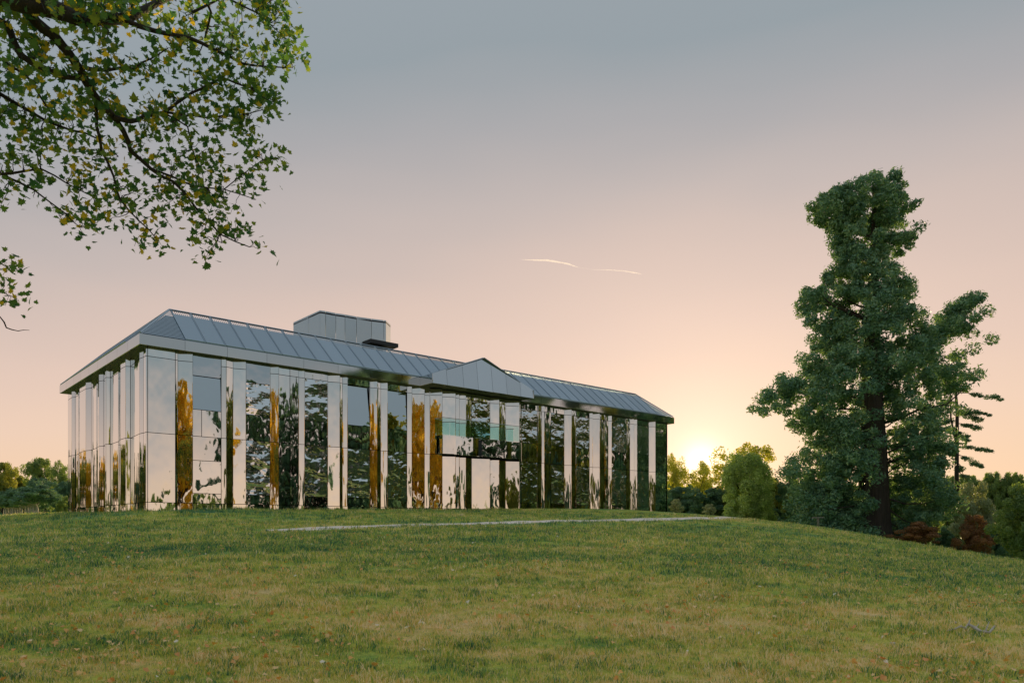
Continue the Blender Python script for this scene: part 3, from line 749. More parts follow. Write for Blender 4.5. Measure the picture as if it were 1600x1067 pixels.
while len(Cc) < 1500 and tries < 60000:
    tries += 1
    yp = rng.uniform(278, 842); l_, r_ = np.interp(yp, prof[:, 0], prof[:, 1]), np.interp(yp, prof[:, 0], prof[:, 2])
    w_ = (r_ - l_) / 2; mid_ = (l_ + r_) / 2
    if rng.random() > w_ / 130 + .12: continue
    a = rng.uniform(0, 2 * math.pi); q = math.sqrt(rng.uniform(.12, .95))
    xp = mid_ + math.cos(a) * w_ * q * .93; dp = math.sin(a) * w_ * q * sc_ * .85
    if abs(xp - 1364) < 32 and yp > 700 and dp < .8: continue
    if abs(xp - 1362) < 18 and 585 < yp and dp < .5: continue
    # gaps where the sky shows through
    g = math.sin(xp * .11 + yp * .045) + math.sin(yp * .12 - xp * .035 + 1.3) + math.sin(xp * .17 - yp * .13)
    if g > 1.12: continue
    add_clump(xp, yp, dp, rng.uniform(.3, .82) * (1.0 if yp > 430 else .85))
for (x0, y0, x1, y1, n_, rr) in [(1432, 552, 1490, 498, 34, .8), (1482, 505, 1522, 462, 26, .65), (1500, 470, 1508, 530, 18, .6), (1440, 560, 1500, 600, 24, .7), (1500, 540, 1488, 640, 12, .65),
                            (1282, 470, 1256, 452, 12, .55), (1262, 455, 1262, 505, 12, .55), (1282, 332, 1300, 302, 16, .55), (1280, 320, 1310, 345, 10, .55), (1400, 300, 1416, 342, 16, .55), (1392, 370, 1416, 384, 10, .5), (1415, 372, 1404, 378, 5, .55), (1200, 625, 1232, 590, 14, .65), (1188, 622, 1215, 645, 10, .5),
                            (1245, 790, 1310, 742, 34, 1.0), (1240, 825, 1300, 800, 24, .9), (1395, 830, 1420, 842, 8, .8), (1470, 640, 1478, 720, 14, .9), (1318, 815, 1320, 770, 10, .9), (1230, 745, 1262, 700, 12, .8), (1420, 720, 1480, 800, 26, 1.0)]:
    for i in range(n_):
        f = rng.random(); add_clump(x0 + (x1 - x0) * f + rng.normal() * 5, y0 + (y1 - y0) * f + rng.normal() * 6, rng.normal() * 1.3, rr * rng.uniform(.7, 1.15))
Cc, Rd = np.array(Cc), np.array(Rd)
V1, t1 = cards(Cc, Rd, 125, .125, rng, asp=.5, shell=.5, squash=.85)
# ragged sprigs at the clump rims
V2, t2 = cards(Cc, Rd * 1.3, 14, .17, rng, asp=.3, shell=.8, squash=.9)
seq = empty('sequoia_tree', (sx0, sy0, sg - .1)); tag(seq, 'towering dark green sequoia with ragged crown and massive fluted trunk on the slope', 'tree')
link('crown', npmesh('crown', np.concatenate([V1, V2]), 4, M_SEQ, np.concatenate([t1, t2])), seq)
H = EYE + (HY - 290) * sc_ - sg
def fluted(n=34, sides=30):
    V, F = [], []
    for i in range(n + 1):
        f = i / n; z = -.4 + f * (H + .4); r = (1.2 * (1 - f) ** 1.05 + .1) + .6 * math.exp(-z / 1.0) * (z < 6) * .6
        for k in range(sides):
            a = 2 * math.pi * k / sides; fl = 1 + .09 * math.sin(a * 7 + z * .25) + .05 * math.sin(a * 13 - z * .4)
            V.append((math.cos(a) * r * fl + .12 * math.sin(z * .3), math.sin(a) * r * fl, z))
    for i in range(n):
        for k in range(sides):
            k2 = (k + 1) % sides; F.append((i * sides + k, i * sides + k2, (i + 1) * sides + k2, (i + 1) * sides + k))
    return V, F
V, F = fluted(); link('trunk', pymesh('trunk', V, F, M_SBARK, True), seq)
for k in range(46):
    c = Cc[rng.integers(len(Cc))]; z0 = max(3.5, c[2] - abs(c[0]) * .35 - .5)
    P = wander((0, 0, min(z0, H * .93)), c, 4, .05, rnd, -.05)
    if k % 2 == 0: tubes('limb', [(P, taper(4, .16, .04))], M_SBARK, seq, 6)
    else: tubes('limb', [(P, taper(4, .1, .03))], M_SBARK, seq, 5)

# -- slim sparse pine to the right of the sequoia
PD = 72.0; px0, py0 = wpos(1494, PD); pg = gz(px0, py0); pr = random.Random(3); scp = PD / FPX
pine = empty('sparse_pine', (px0, py0, pg - .1)); tag(pine, 'thin sparse pine with drooping feathery tiers right of the sequoia', 'tree')
def pz(y): return EYE + (HY - y) * scp - pg
tubes('trunk', [([(0, 0, -.3), (.05, 0, pz(735)), (.1, 0, pz(640)), (-.1, 0, pz(600)), (.15, 0, pz(560))], [.24, .2, .15, .1, .05]), ([(.1, 0, pz(700)), (-.45, .1, pz(650)), (-.5, .1, pz(590))], [.1, .08, .04])], M_BARK, pine)
Cc, Rd = [], []; lp = []
for (y0, dx, dy) in [(612, 60, 14), (600, 25, -14), (585, 28, 6), (640, 42, 16), (640, 46, 8), (660, 36, 8), (672, 34, 12), (695, 56, 12), (708, 40, 22), (720, 30, 28), (570, 20, -4), (575, -22, -5), (600, -28, -2), (625, -24, 6), (655, -20, 4), (690, -22, 8), (560, 6, -8), (670, -28, 0), (730, 26, 30), (755, 34, 34), (780, -20, 20)]:
    e = Vector((dx * scp, pr.uniform(-1.8, 1.8), pz(y0 + dy))); s_ = Vector((0, 0, pz(y0)))
    lp.append((wander(s_, e, 4, .03, pr, .05), taper(4, .05, .015)))
    for f in np.linspace(.25, 1, 9): 
        if pr.random() < .8 and y0 < 725: Cc.append(tuple(s_.lerp(e, f) + Vector((pr.uniform(-.15, .15), pr.uniform(-.2, .2), pr.uniform(-.05, .2))))); Rd.append(pr.uniform(.2, .5))
V, t = cards(np.array(Cc), np.array(Rd) * 1.15, 120, .11, rng, asp=.3, squash=.5)
link('crown', npmesh('crown', V, 4, M_DARK, t), pine); tubes('limb', lp, M_BARK, pine, 5)

# -- weeping green tree beside the building end
WD = 72.0; wx0, wy0 = wpos(1166, WD); wg = gz(wx0, wy0); scw = WD / FPX
Cc, Rd = [], []
wpv = [(683, 1150, 1180), (712, 1138, 1186), (735, 1128, 1200), (750, 1132, 1206), (775, 1134, 1208), (800, 1130, 1212), (812, 1130, 1212)]
wpv = np.array(wpv, float)
while len(Cc) < 190:
    yp = 714 + 100 * rng.random() ** .85; l_, r_ = np.interp(yp, wpv[:, 0], wpv[:, 1]), np.interp(yp, wpv[:, 0], wpv[:, 2]); w_ = (r_ - l_) / 2
    a = rng.uniform(0, 6.28); q = math.sqrt(rng.uniform(.2, .95)) 
    Cc.append((((l_ + r_) / 2 + math.cos(a) * w_ * q - CX) * scw - wx0, math.sin(a) * w_ * q * scw, EYE + (HY - yp) * scw - wg)); Rd.append(rng.uniform(.35, .7))
Cc, Rd = np.array(Cc), np.array(Rd)
V, t = cards(Cc, Rd, 260, .1, rng, asp=.45, squash=1.25)
wt = empty('weeping_tree', (wx0, wy0, wg - .05)); tag(wt, 'light green weeping tree with dense curtain foliage at the path end', 'tree')
link('crown', npmesh('crown', V, 4, M_WILLOW, t), wt)
tubes('trunk', [(wander((0, 0, -.2), (0, 0, 6.5), 5, .02, rnd), taper(5, .28, .05)), (wander((0, 0, 2), (1.6, .5, 5.8), 4, .05, rnd), taper(4, .14, .04)), (wander((0, 0, 2), (-1.6, -.4, 5.5), 4, .05, rnd), taper(4, .14, .04))], M_BARK, wt)

# -- trees right of the building and round the sequoia (photo column, distance, top row, proto, width factor, label ...)
def standing(key, name, x, D, ytop, wpx, label, cat='tree', m=None, rz=0.0, group=None, baseH=10, baseW=9):
    X, Y = wpos(x, D); g = gz(X, Y); Hh = EYE + (HY - ytop) * D / FPX - g; k = Hh / baseH; kw = (wpx * D / FPX) / baseW
    return plant(key, name, X, Y, label, cat, (kw, kw, k), rz, group, None, m)
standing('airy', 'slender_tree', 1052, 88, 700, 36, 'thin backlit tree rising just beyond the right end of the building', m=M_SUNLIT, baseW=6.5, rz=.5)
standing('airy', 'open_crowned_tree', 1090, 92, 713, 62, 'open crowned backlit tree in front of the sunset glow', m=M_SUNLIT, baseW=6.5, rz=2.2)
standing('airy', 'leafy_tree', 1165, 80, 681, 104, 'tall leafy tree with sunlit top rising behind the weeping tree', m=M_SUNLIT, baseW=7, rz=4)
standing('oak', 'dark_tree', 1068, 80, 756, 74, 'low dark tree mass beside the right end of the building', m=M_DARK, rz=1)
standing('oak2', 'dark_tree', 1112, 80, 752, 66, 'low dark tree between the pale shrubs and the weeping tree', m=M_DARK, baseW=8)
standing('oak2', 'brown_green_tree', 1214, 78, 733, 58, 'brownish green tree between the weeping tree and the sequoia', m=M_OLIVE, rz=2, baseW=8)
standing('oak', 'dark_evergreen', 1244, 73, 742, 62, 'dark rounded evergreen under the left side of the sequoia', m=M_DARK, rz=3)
standing('bush', 'pale_shrub', 1058, 66, 779, 24, 'pale grey green shrub at the foot of the building end', 'shrub', M_GREY, baseH=3, baseW=3.2)
standing('bush', 'grey_shrub', 1111, 68, 787, 26, 'small grey green shrub just left of the weeping tree', 'shrub', M_GREY, .8, baseH=3, baseW=3.2)
standing('bush', 'rust_shrub', 1440, 58.5, 815, 84, 'low rust brown shrub right of the sequoia trunk', 'shrub', M_RUST, 1.8, baseH=3, baseW=3.2)
standing('bush', 'rust_tree', 1518, 60, 806, 62, 'rust coloured tree in the shade under the thin pine', 'tree', M_RUST, 2.8, baseH=3, baseW=3.2)
standing('bush', 'silvery_tree', 1530, 68, 757, 84, 'silvery green rounded tree behind the rust foliage on the right', m=M_GREY, rz=.3, baseH=3, baseW=3.2)
standing('bush', 'rounded_tree', 1606, 50, 758, 104, 'rounded dark green tree at the right edge below the lawn crest', m=M_OAK, rz=1.3, baseH=3, baseW=3.2)
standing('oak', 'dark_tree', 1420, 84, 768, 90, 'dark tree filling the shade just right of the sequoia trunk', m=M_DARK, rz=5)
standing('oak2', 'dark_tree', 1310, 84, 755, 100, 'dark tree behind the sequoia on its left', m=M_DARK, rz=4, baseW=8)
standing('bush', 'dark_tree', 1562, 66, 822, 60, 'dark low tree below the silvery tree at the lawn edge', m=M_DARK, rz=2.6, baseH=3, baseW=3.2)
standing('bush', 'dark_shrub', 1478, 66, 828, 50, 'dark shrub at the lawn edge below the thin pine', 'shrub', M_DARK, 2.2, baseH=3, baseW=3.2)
rr = random.Random(12)
for i, x in enumerate([1046, 1078, 1100, 1130, 1150, 1178, 1200, 1226, 1256, 1290, 1330, 1400, 1440, 1480, 1520, 1560, 1600]):
    standing('bush', 'undergrowth_shrub', x, rr.uniform(76, 88), rr.uniform(775, 795) if x < 1300 else rr.uniform(800, 826), rr.uniform(40, 60), 'undergrowth shrub number' if False else ORD[i] + ' shrub from the left in the dark undergrowth behind the right lawn', 'shrub', rr.choice([M_DARK, M_DARK, M_OAK]), rr.uniform(0, 6), 'undergrowth under the trees at right', 3, 3.2)
for i in range(16):
    x = 1395 + i * 17; D = rr.uniform(135, 175)
    standing('oak' if i % 2 else 'oak2', 'distant_tree', x, D, rr.uniform(730, 742) - max(0, 1450 - x) * .1, rr.uniform(50, 70), ORD[i] + ' tree from the left on the low far rise at right', m=M_OAK, rz=rr.uniform(0, 6), group='far trees on the rise at right')
for i in range(10):
    x = 1010 + i * 32; D = rr.uniform(105, 130)
    standing('oak2', 'backdrop_tree', x, D, rr.uniform(738, 752), rr.uniform(60, 80), ORD[i] + ' tree from the left in the dim belt far behind the right lawn', m=M_OAK, rz=rr.uniform(0, 6), group='belt of trees behind the right lawn')
# -- left side
trunk_px = [57, 52, 47.5, 43, 38.5, 34, 30, 26, 22.5, 19, 15.5, 12, 8.5, 5]
for i, x in enumerate(trunk_px):
    D = 74 + 3.2 * i; X, Y = wpos(x, D)
    standing('round', 'avenue_tree', x, D, 757 + (1.5 * i if i < 6 else 9 - (i - 6) * 2), 72 * 74 / D * (1.15 if i == 0 else 1), 'clipped avenue tree with bare pale trunk, ' + ORD[i] + ' from the right in the left row' if i else 'nearest clipped avenue tree, its rounded crown highest in the row', m=M_DARK, rz=i * 1.7, group='clipped avenue trees at the left edge' if i else None, baseH=6, baseW=4.8)
for i, x in enumerate((4, 22, 42, 62, 84)):
    standing('bush', 'dark_shrub', x, 128, 778, 34, ORD[i] + ' dark shrub from the left, seen behind the pale avenue trunks', 'shrub', M_DARK, i * 1.1, 'dark undergrowth behind the avenue trunks', 3, 3.2)
standing('oak', 'tall_tree', 68, 100, 709, 60, 'tall dark tree with golden edges left of the building', m=M_OAK, rz=2)
standing('airy', 'tall_tree', 96, 96, 712, 34, 'narrow tree whose top nearly touches the left end of the building', m=M_OAK, rz=1, baseW=6.5)
standing('oak2', 'sunlit_tree', 36, 108, 731, 52, 'sunlit yellow green tree behind the avenue crowns', m=M_OLIVE, rz=3, baseW=8)
standing('oak', 'sunlit_tree', 4, 104, 716, 50, 'golden topped tree cut by the left edge', m=M_OLIVE, rz=5)
standing('oak2', 'dark_tree', 98, 84, 742, 46, 'dark tree against the left end of the building', m=M_DARK, rz=.6, baseW=8)
standing('oak', 'dark_tree', 60, 92, 742, 56, 'dark green tree above the nearest avenue crown', m=M_DARK, rz=4.4)
standing('bush', 'dark_shrub', 98, 80, 775, 30, 'dark shrub at the foot of the left end wall', 'shrub', M_OAK, 4.4, baseH=3, baseW=3.2)

# -- the park seen only in the mirrors: mirror images are placed behind the facade, then folded back
Cf = np.array([BX, BY]); NF = -D2; NL = -D1
def folded(x, D, n):
    p = np.array([(x - CX) / FPX * D, D]); return p - 2 * ((p - Cf) @ n) * n
def mirrored(key, name, x, D, ytop, label, m=None, wide=1.0, rz=0.0, n=NF, baseH=10.0, group=None):
    p = folded(x, D, n)
    if p[1] > 0 and abs(p[0] / p[1]) < .80: print('skip', x, p); return None
    g = gz(*p); Hh = EYE + (HY - ytop) * D / FPX - g; k = Hh / baseH
    return plant(key, name, p[0], p[1], label, 'tree', (k * wide, k * wide, k), rz, group, None, m)
GR = 'park trees reflected in the mirrored walls'
for key, x, D, yt, m, wd_ in [('cedar', 402, 96, 592, M_DARK, .8), ('cedar', 448, 104, 612, M_DARK, .7), ('cedar', 497, 100, 590, M_DARK, .8), ('cedar', 560, 120, 690, M_DARK, 1), ('cedar', 618, 96, 638, M_DARK, 1.0),
                              ('oak', 655, 110, 640, M_GOLD, 1), ('cedar', 556, 92, 574, M_DARK, .62), ('cedar', 592, 106, 562, M_DARK, .75), ('cedar', 628, 112, 566, M_OLIVE, .7), ('cedar', 705, 112, 600, M_DARK, .8), ('oak', 750, 105, 610, M_OLIVE, .9), ('cedar', 828, 112, 600, M_DARK, .7), ('oak', 868, 108, 664, M_OLIVE, .7),
                              ('cedar', 905, 104, 612, M_DARK, .62), ('cedar', 945, 116, 612, M_OLIVE, .7), ('cedar', 985, 112, 625, M_DARK, .6), ('oak', 1030, 112, 672, M_DARK, .62), ('oak', 1062, 122, 650, M_DARK, .5),
                              ('oak2', 330, 150, 776, M_OAK, 1), ('oak', 270, 170, 778, M_OAK, 1.2), ('oak', 790, 125, 668, M_OAK, .8), ('cedar', 580, 94, 712, M_DARK, 1.2)]:
    bh = 20.0 if key == 'cedar' else 10.0
    nm = {'cedar': 'cedar_tree', 'oak': 'oak_tree', 'oak2': 'lime_tree'}[key]
    mirrored(key, nm, x, D, yt, 'park tree across the lawn, seen only in the mirrored front wall', m, wd_, x * .7, NF, bh, GR)
for x, y, s, m in [(9, -27, 2.3, M_GOLD), (2, -36, 2.2, M_GOLD), (-22, -40, 2.0, M_OLIVE), (27, -22, 1.25, M_DARK), (33, -10, 1.2, M_OLIVE)]:
    plant('oak', 'golden_oak' if m is M_GOLD else 'park_oak', x, y, 'autumn park tree behind the viewer, seen only in the folded mirror panels', 'tree', (s * .8, s * .8, s), x, 'autumn trees behind the viewer', None, m)
for i in range(104):
    az = R(-36.5 - (40 * i / 59 if i < 60 else 40 + 90 * (i - 60) / 43) - rr.uniform(0, 1.2)); D = rr.uniform(100, 138) if az < R(-42) else rr.uniform(125, 140); key = rr.choice(['spire', 'oak', 'oak2', 'spire'])
    x, y = math.sin(az) * D, math.cos(az) * D; Hh = rr.uniform(8, 12.5) * (.8 if i < 6 else 1); k = Hh / (12 if key == 'spire' else 10); w_ = rr.uniform(.6, .95) if key != 'spire' else rr.uniform(.9, 1.4)
    plant(key, 'woodland_tree', x, y, 'woodland tree seen only in the mirrored left end wall', 'tree', (k * w_, k * w_, k), i * 1.3, 'woodland reflected in the left end wall', None, rr.choice([M_OLIVE, M_GOLD, M_DARK, M_OAK, M_OLIVE, M_DARK]))

# distant wood closing the park all round
Cc, Rd = [], []
for i in range(620):
    a = math.radians(rr.uniform(40, 330)) ; r = rr.uniform(185, 240)
    h = 6 + 4 * math.sin(a * 9) + rr.uniform(0, 4)
    for k in range(2):
        Cc.append((math.sin(a) * r + rr.uniform(-3, 3), math.cos(a) * r + rr.uniform(-3, 3), -1.5 + rr.uniform(.1, 1) * h)); Rd.append(rr.uniform(2, 3.6))
for i in range(420):
    a = math.radians(rr.uniform(-45, 45)); r = rr.uniform(230, 300); h = rr.uniform(4, 15)
    Cc.append((math.sin(a) * r, math.cos(a) * r, -1.5 + rr.uniform(.1, 1) * h)); Rd.append(rr.uniform(2.5, 4))
V, t = cards(np.array(Cc), np.array(Rd), 110, .6, rng)
tag(link('distant_wood', npmesh('distant_wood', V, 4, M_OAK, t)), 'belt of woodland closing the park in the distance', 'wood', kind='stuff')

# ------------------------------------------------------------------ foreground maple
def P3(x, y, D): a = at(x, D, y); return Vector(a)
mtx, mty = -10.5, 7.2
mp = empty('maple_tree', (mtx, mty, gz(mtx, mty))); tag(mp, 'maple reaching in from the upper left with green and yellow leaves', 'tree')
MO = Vector(mp.location)
mr_ = random.Random(21)
# (polyline in photo pixels, depth at start, depth at end, r0, r1)
LIMBS = [
 ([(-60, -20), (40, 5), (96, 19), (127, 32), (191, 30), (229, 14), (268, -4)], 8.6, 10.6, .13, .035),
 ([(191, 30), (242, 49), (296, 60), (338, 80), (376, 99), (410, 104), (446, 106)], 9.9, 11.2, .035, .008),
 ([(20, -30), (35, 12), (57, 35), (86, 57), (108, 84), (127, 111), (143, 143), (166, 172), (178, 183), (194, 207), (204, 236), (236, 264), (271, 284), (306, 325), (344, 366), (390, 386)], 9.2, 11.2, .075, .007),
 ([(178, 183), (204, 190), (223, 183), (258, 175), (300, 145), (347, 121), (392, 138), (425, 160)], 10.2, 11, .034, .007),
 ([(258, 175), (290, 181), (319, 184), (366, 182), (410, 172)], 10.5, 11.4, .018, .006),
 ([(-40, 10), (13, 41), (32, 86), (64, 105), (96, 120), (127, 123)], 9.5, 9.8, .05, .03),
 ([(127, 105), (166, 110), (190, 106), (210, 108), (236, 92), (262, 76)], 9.8, 10.5, .025, .007),
 ([(-20, 75), (0, 92), (41, 118), (64, 153), (84, 182)], 10.4, 11, .022, .012),
 ([(-30, 135), (0, 147), (38, 169), (70, 188), (112, 204), (150, 216), (185, 245)], 10, 11.2, .03, .008),
 ([(148, 150), (151, 198), (159, 236), (178, 277), (188, 312), (219, 347), (240, 368)], 10.1, 11, .024, .007),
 ([(-40, 285), (0, 272), (36, 268), (64, 264), (105, 287), (146, 308)], 10, 11.2, .022, .007),
 ([(0, 271), (30, 285), (53, 297), (103, 334), (125, 355)], 10.6, 11.3, .018, .006),
 ([(258, 178), (293, 198), (300, 233), (312, 261), (318, 285)], 10.5, 11.3, .013, .005),
 ([(236, 264), (300, 290), (350, 296), (400, 312)], 10.7, 11.5, .016, .005),
 ([(300, 20), (350, -5), (400, 20), (440, 55)], 10.6, 11.4, .02, .006),
 ([(320, 60), (330, 20), (318, -10)], 10.6, 10.2, .012, .02),
 ([(350, 296), (410, 250), (436, 246)], 11, 11.4, .008, .004),
 ([(-60, 380), (-10, 405), (12, 418)], 10, 10.6, .014, .005),
 ([(-60, 440), (0, 455), (14, 462)], 10, 10.6, .014, .005),
 ([(-60, 500), (0, 495), (10, 512), (28, 517), (46, 516)], 10, 10.6, .014, .003)]
nodes = []; paths = []
for pl, d0, d1, r0, r1 in LIMBS:
    n_ = len(pl); P = []; rad = []
    for i, (x, y) in enumerate(pl):
        f = i / (n_ - 1)
        for q in range(2 if i < n_ - 1 else 1):
            g = q / 2; x2, y2 = (pl[i + 1] if i < n_ - 1 else (x, y)); ff = f + g / (n_ - 1)
            p = P3(x + (x2 - x) * g + mr_.uniform(-2, 2) * (q > 0), y + (y2 - y) * g + mr_.uniform(-2, 2) * (q > 0), d0 + (d1 - d0) * ff) - MO
            P.append(p); rad.append(r0 + (r1 - r0) * ff); nodes.append((x + (x2 - x) * g, y + (y2 - y) * g, d0 + (d1 - d0) * ff, r0 + (r1 - r0) * ff))
    tubes('limb', [(P, rad)], M_BARK, mp, 7)
# trunk and big limbs outside the picture
top = Vector((.3, 0, 5.2))
tubes('trunk', [([Vector((0, 0, -.3)), Vector((.05, 0, 1.2)), Vector((.1, 0, 3)), top, Vector((.2, -.5, 8)), Vector((-.3, -.6, 10.5))], [.46, .34, .29, .25, .16, .06])], M_BARK, mp, 12)
for (x, y, d, r) in [(-60, -20, 8.6, .13), (20, -30, 9.2, .075), (-40, 10, 9.5, .05), (-30, 135, 10, .03), (-40, 285, 10, .03), (-60, 380, 10, .02), (-60, 440, 10, .02), (-60, 500, 10, .02), (-20, 75, 10.4, .03)]:
    e = P3(x, y, d) - MO; s_ = top + Vector((0, 0, mr_.uniform(-1.2, 1.5))) if y < 200 else top + Vector((0, 0, -1.2))
    P = wander(s_, e, 5, .03, mr_, .04); P[0] = s_
    tubes('limb', [(P, taper(5, max(.1, r * 1.5), r))], M_BARK, mp, 7)
for k in range(9):
    a = mr_.uniform(2.2, 5.6); e = top + Vector((math.cos(a) * 3.5, math.sin(a) * 3.5, mr_.uniform(0, 4.5)))
    tubes('limb', [(wander(top, e, 5, .04, mr_), taper(5, .11, .03))], M_BARK, mp, 6)
# leaf clusters inside the outline of the overhanging crown
OUT = [(-20, -30), (455, -30), (452, 20), (470, 88), (462, 108), (425, 118), (440, 150), (436, 168), (412, 175), (415, 215), (425, 240), (446, 250), (440, 262), (412, 262), (400, 272), (418, 305), (422, 320), (390, 322),
       (360, 330), (385, 355), (412, 384), (405, 392), (370, 384), (348, 378), (332, 410), (310, 402), (298, 372), (300, 345), (270, 345), (275, 365), (262, 396), (228, 408), (215, 392), (202, 375), (212, 352), (190, 340), (150, 352), (128, 372),
       (110, 360), (80, 332), (50, 332), (20, 312), (8, 335), (-20, 330)]
def inside(x, y):
    c = False; n_ = len(OUT)
    for i in range(n_):
        x1, y1 = OUT[i]; x2, y2 = OUT[(i + 1) % n_]
        if (y1 > y) != (y2 > y) and x < (x2 - x1) * (y - y1) / (y2 - y1) + x1: c = not c
    return c
VOID = [(222, 66, 24, 30), (262, 222, 26, 16), (285, 268, 16, 14), (95, 240, 22, 12), (50, 205, 22, 10), (200, 85, 14, 9), (330, 160, 16, 9), (230, 150, 14, 8), (150, 262, 14, 10), (30, 250, 14, 8), (70, 130, 12, 8)]
NA = np.array(nodes)
leaf_out = [(0, 0), (.10, .06), (.34, -.10), (.30, .12), (.58, .22), (.40, .36), (.52, .58), (.26, .52), (.20, .68), (0, 1.0), (-.20, .68), (-.26, .52), (-.52, .58), (-.40, .36), (-.58, .22), (-.30, .12), (-.34, -.10), (-.10, .06)]
def leaf_geo(s, fold=.18):
    V = [(x * s, y * s, abs(x) * s * fold - .12 * s * y * y) for x, y in leaf_out] + [(0, .35 * s, 0)]
    n_ = len(leaf_out); return V, [(i, (i + 1) % n_, n_) for i in range(n_)]
LV, LF = leaf_geo(1.0); LVn = np.array(LV); LFn = np.array(LF)
leaves = []; twigs = []
def leafrot(rnd_):
    # blades hang and turn every way, most of them face up or outwards
    return Euler((rnd_.gauss(.9, .55), rnd_.gauss(0, .45), rnd_.uniform(0, 6.28)), 'XYZ').to_matrix()
n_cl = 0; tries = 0
extra = [(x, y) for x, y in [(8, 410), (20, 420), (26, 418), (5, 430), (10, 455), (18, 470), (30, 472), (8, 478), (34, 462), (0, 415), (4, 446), (444, 93), (462, 95), (455, 70), (466, 60), (430, 248), (442, 254)] for _ in (0,)]
while n_cl < 650 and tries < 30000:
    tries += 1
    if n_cl < len(extra) - 2: x, y = extra[n_cl]
    else:
        x, y = mr_.uniform(-20, 470), mr_.uniform(-30, 410)
        if not inside(x, y): continue
        if any(((x - a) / c_) ** 2 + ((y - b) / d_) ** 2 < 1 for a, b, c_, d_ in VOID): continue
        dn = math.sin(x * .045 + 1) * math.sin(y * .05 + .6) + .5 * math.sin(x * .11 - y * .07)
        if dn < -.62 and mr_.random() < .75: continue
    n_cl += 1
    d2 = (NA[:, 0] - x) ** 2 + (NA[:, 1] - y) ** 2; j = int(np.argmin(d2 + NA[:, 3] * 1500)); b = NA[j]
    D = b[2] + mr_.gauss(.1, .35)
    p0 = P3(b[0], b[1], b[2]) - MO; p1 = P3(x, y, D) - MO
    if math.sqrt(d2[j]) < 120: twigs.append((wander(p0, p1, 4, .07, mr_), taper(4, min(b[3] * .7, .0075), .0025)))
    for k in range(mr_.choice((4, 6, 7, 8, 9))):
        q = p1 + Vector((mr_.gauss(0, .095), mr_.gauss(0, .13), mr_.gauss(-.02, .08)))
        leaves.append((q, leafrot(mr_), mr_.choice((mr_.uniform(.055, .09), mr_.uniform(.075, .12))), mr_.random()))
    for k in range(1):
        f = mr_.uniform(.5, .9); q = p0.lerp(p1, f) + Vector((mr_.gauss(0, .05), mr_.gauss(0, .06), mr_.gauss(0, .05)))
        leaves.append((q, leafrot(mr_), mr_.uniform(.07, .11), mr_.random()))
tubes('twigs', twigs, M_BARK, mp, 4)
leaves.sort(key=lambda L_: (L_[0] + MO).y / L_[2])
vis, rest = leaves[:300], leaves[300:]
lm = []
for k in range(6):
    V, F = leaf_geo(1.0, .1 + .05 * k); me = pymesh('leaf', V, F, M_MAPLE)
    a = me.attributes.new('tint', 'FLOAT', 'FACE'); a.data.foreach_set('value', [[.15, .4, .6, .8, .5, .99][k]] * len(F)); lm.append(me)
def tintpick(r, q):
    ye = math.exp(-(((q + MO).x + 5.6) ** 2) / 1.2)
    return r * .9 if r < .97 - .2 * ye else 1.0
for q, Rm, s, r in vis:
    k = 5 if r > .95 else int(r / .951 * 5)
    o = link('leaf', lm[k], mp); o.matrix_local = Matrix.Translation(q) @ Rm.to_4x4() @ Matrix.Scale(s, 4)
VV, TT = [], []
for q, Rm, s, r in rest:
    W_ = (LVn * s) @ np.array(Rm).T + np.array(q); VV.append(W_[LFn].reshape(-1, 3)); TT += [tintpick(r, q)] * len(LFn)
# the rest of the crown, above and behind the picture edge
for k in range(2200):
    a = mr_.uniform(1.8, 5.9); rr_ = mr_.uniform(.8, 4.6); q = top + Vector((math.cos(a) * rr_, math.sin(a) * rr_, mr_.uniform(.6, 5.2)))
    s = mr_.uniform(.1, .2); Rm = leafrot(mr_)
    W_ = (LVn * s) @ np.array(Rm).T + np.array(q); VV.append(W_[LFn].reshape(-1, 3)); TT += [mr_.random()] * len(LFn)
o = link('leaves', npmesh('leaves', np.concatenate(VV), 3, M_MAPLE, TT), mp); o['kind'] = 'stuff'

# ------------------------------------------------------------------ small things on the lawn
pw = ray_ground(1278, 822, 40)
post = empty('timber_post', pw); tag(post, 'weathered wooden post with a flat crosspiece standing left of the sequoia', 'post')
sp = pw.y / FPX
tubes('upright', [([(0, 0, -.1), (.02, 0, 7 * sp), (0, 0, 13.2 * sp)], [.1, .085, .1])], M_POST, post, 9)
V, F = hexa([(-.42, -.16, 13.2 * sp - .03), (.4, -.16, 13.2 * sp - .0), (.4, .16, 13.2 * sp), (-.42, .16, 13.2 * sp - .03)], [(-.4, -.14, 13.2 * sp + .05), (.38, -.14, 13.2 * sp + .07), (.38, .14, 13.2 * sp + .07), (-.4, .14, 13.2 * sp + .05)])
link('crosspiece', pymesh('crosspiece', V, [tuple(reversed(f)) for f in F], M_POST), post)
# bleached stick
sw = ray_ground(1515, 990); st = empty('fallen_stick', sw); tag(st, 'crooked bleached stick lying on the grass at lower right', 'stick')
def lawnpt(x, y, h=.03): q = ray_ground(x, y); return q + Vector((0, 0, h + .03)) - sw
main = [lawnpt(x, y, h) for x, y, h in [(1480, 990, .01), (1492, 988.5, .02), (1502, 987, .05), (1508, 989, .03), (1513, 986.5, .07), (1524, 990, .05), (1532, 992.5, .03), (1546, 995, .03), (1554, 990, .08)]]
tubes('main_stem', [(main, [.01, .012, .019, .02, .022, .024, .02, .017, .01])], M_STICK, st, 7)
for pl in [[(1513, 986.5, .07), (1516, 984, .12)], [(1524, 990, .05), (1530, 988, .1)], [(1540, 993, .03), (1544, 990, .1), (1546, 989, .13)]]:
    tubes('side_twig', [([lawnpt(*p) for p in pl], taper(len(pl) - 1, .011, .004))], M_STICK, st, 6)
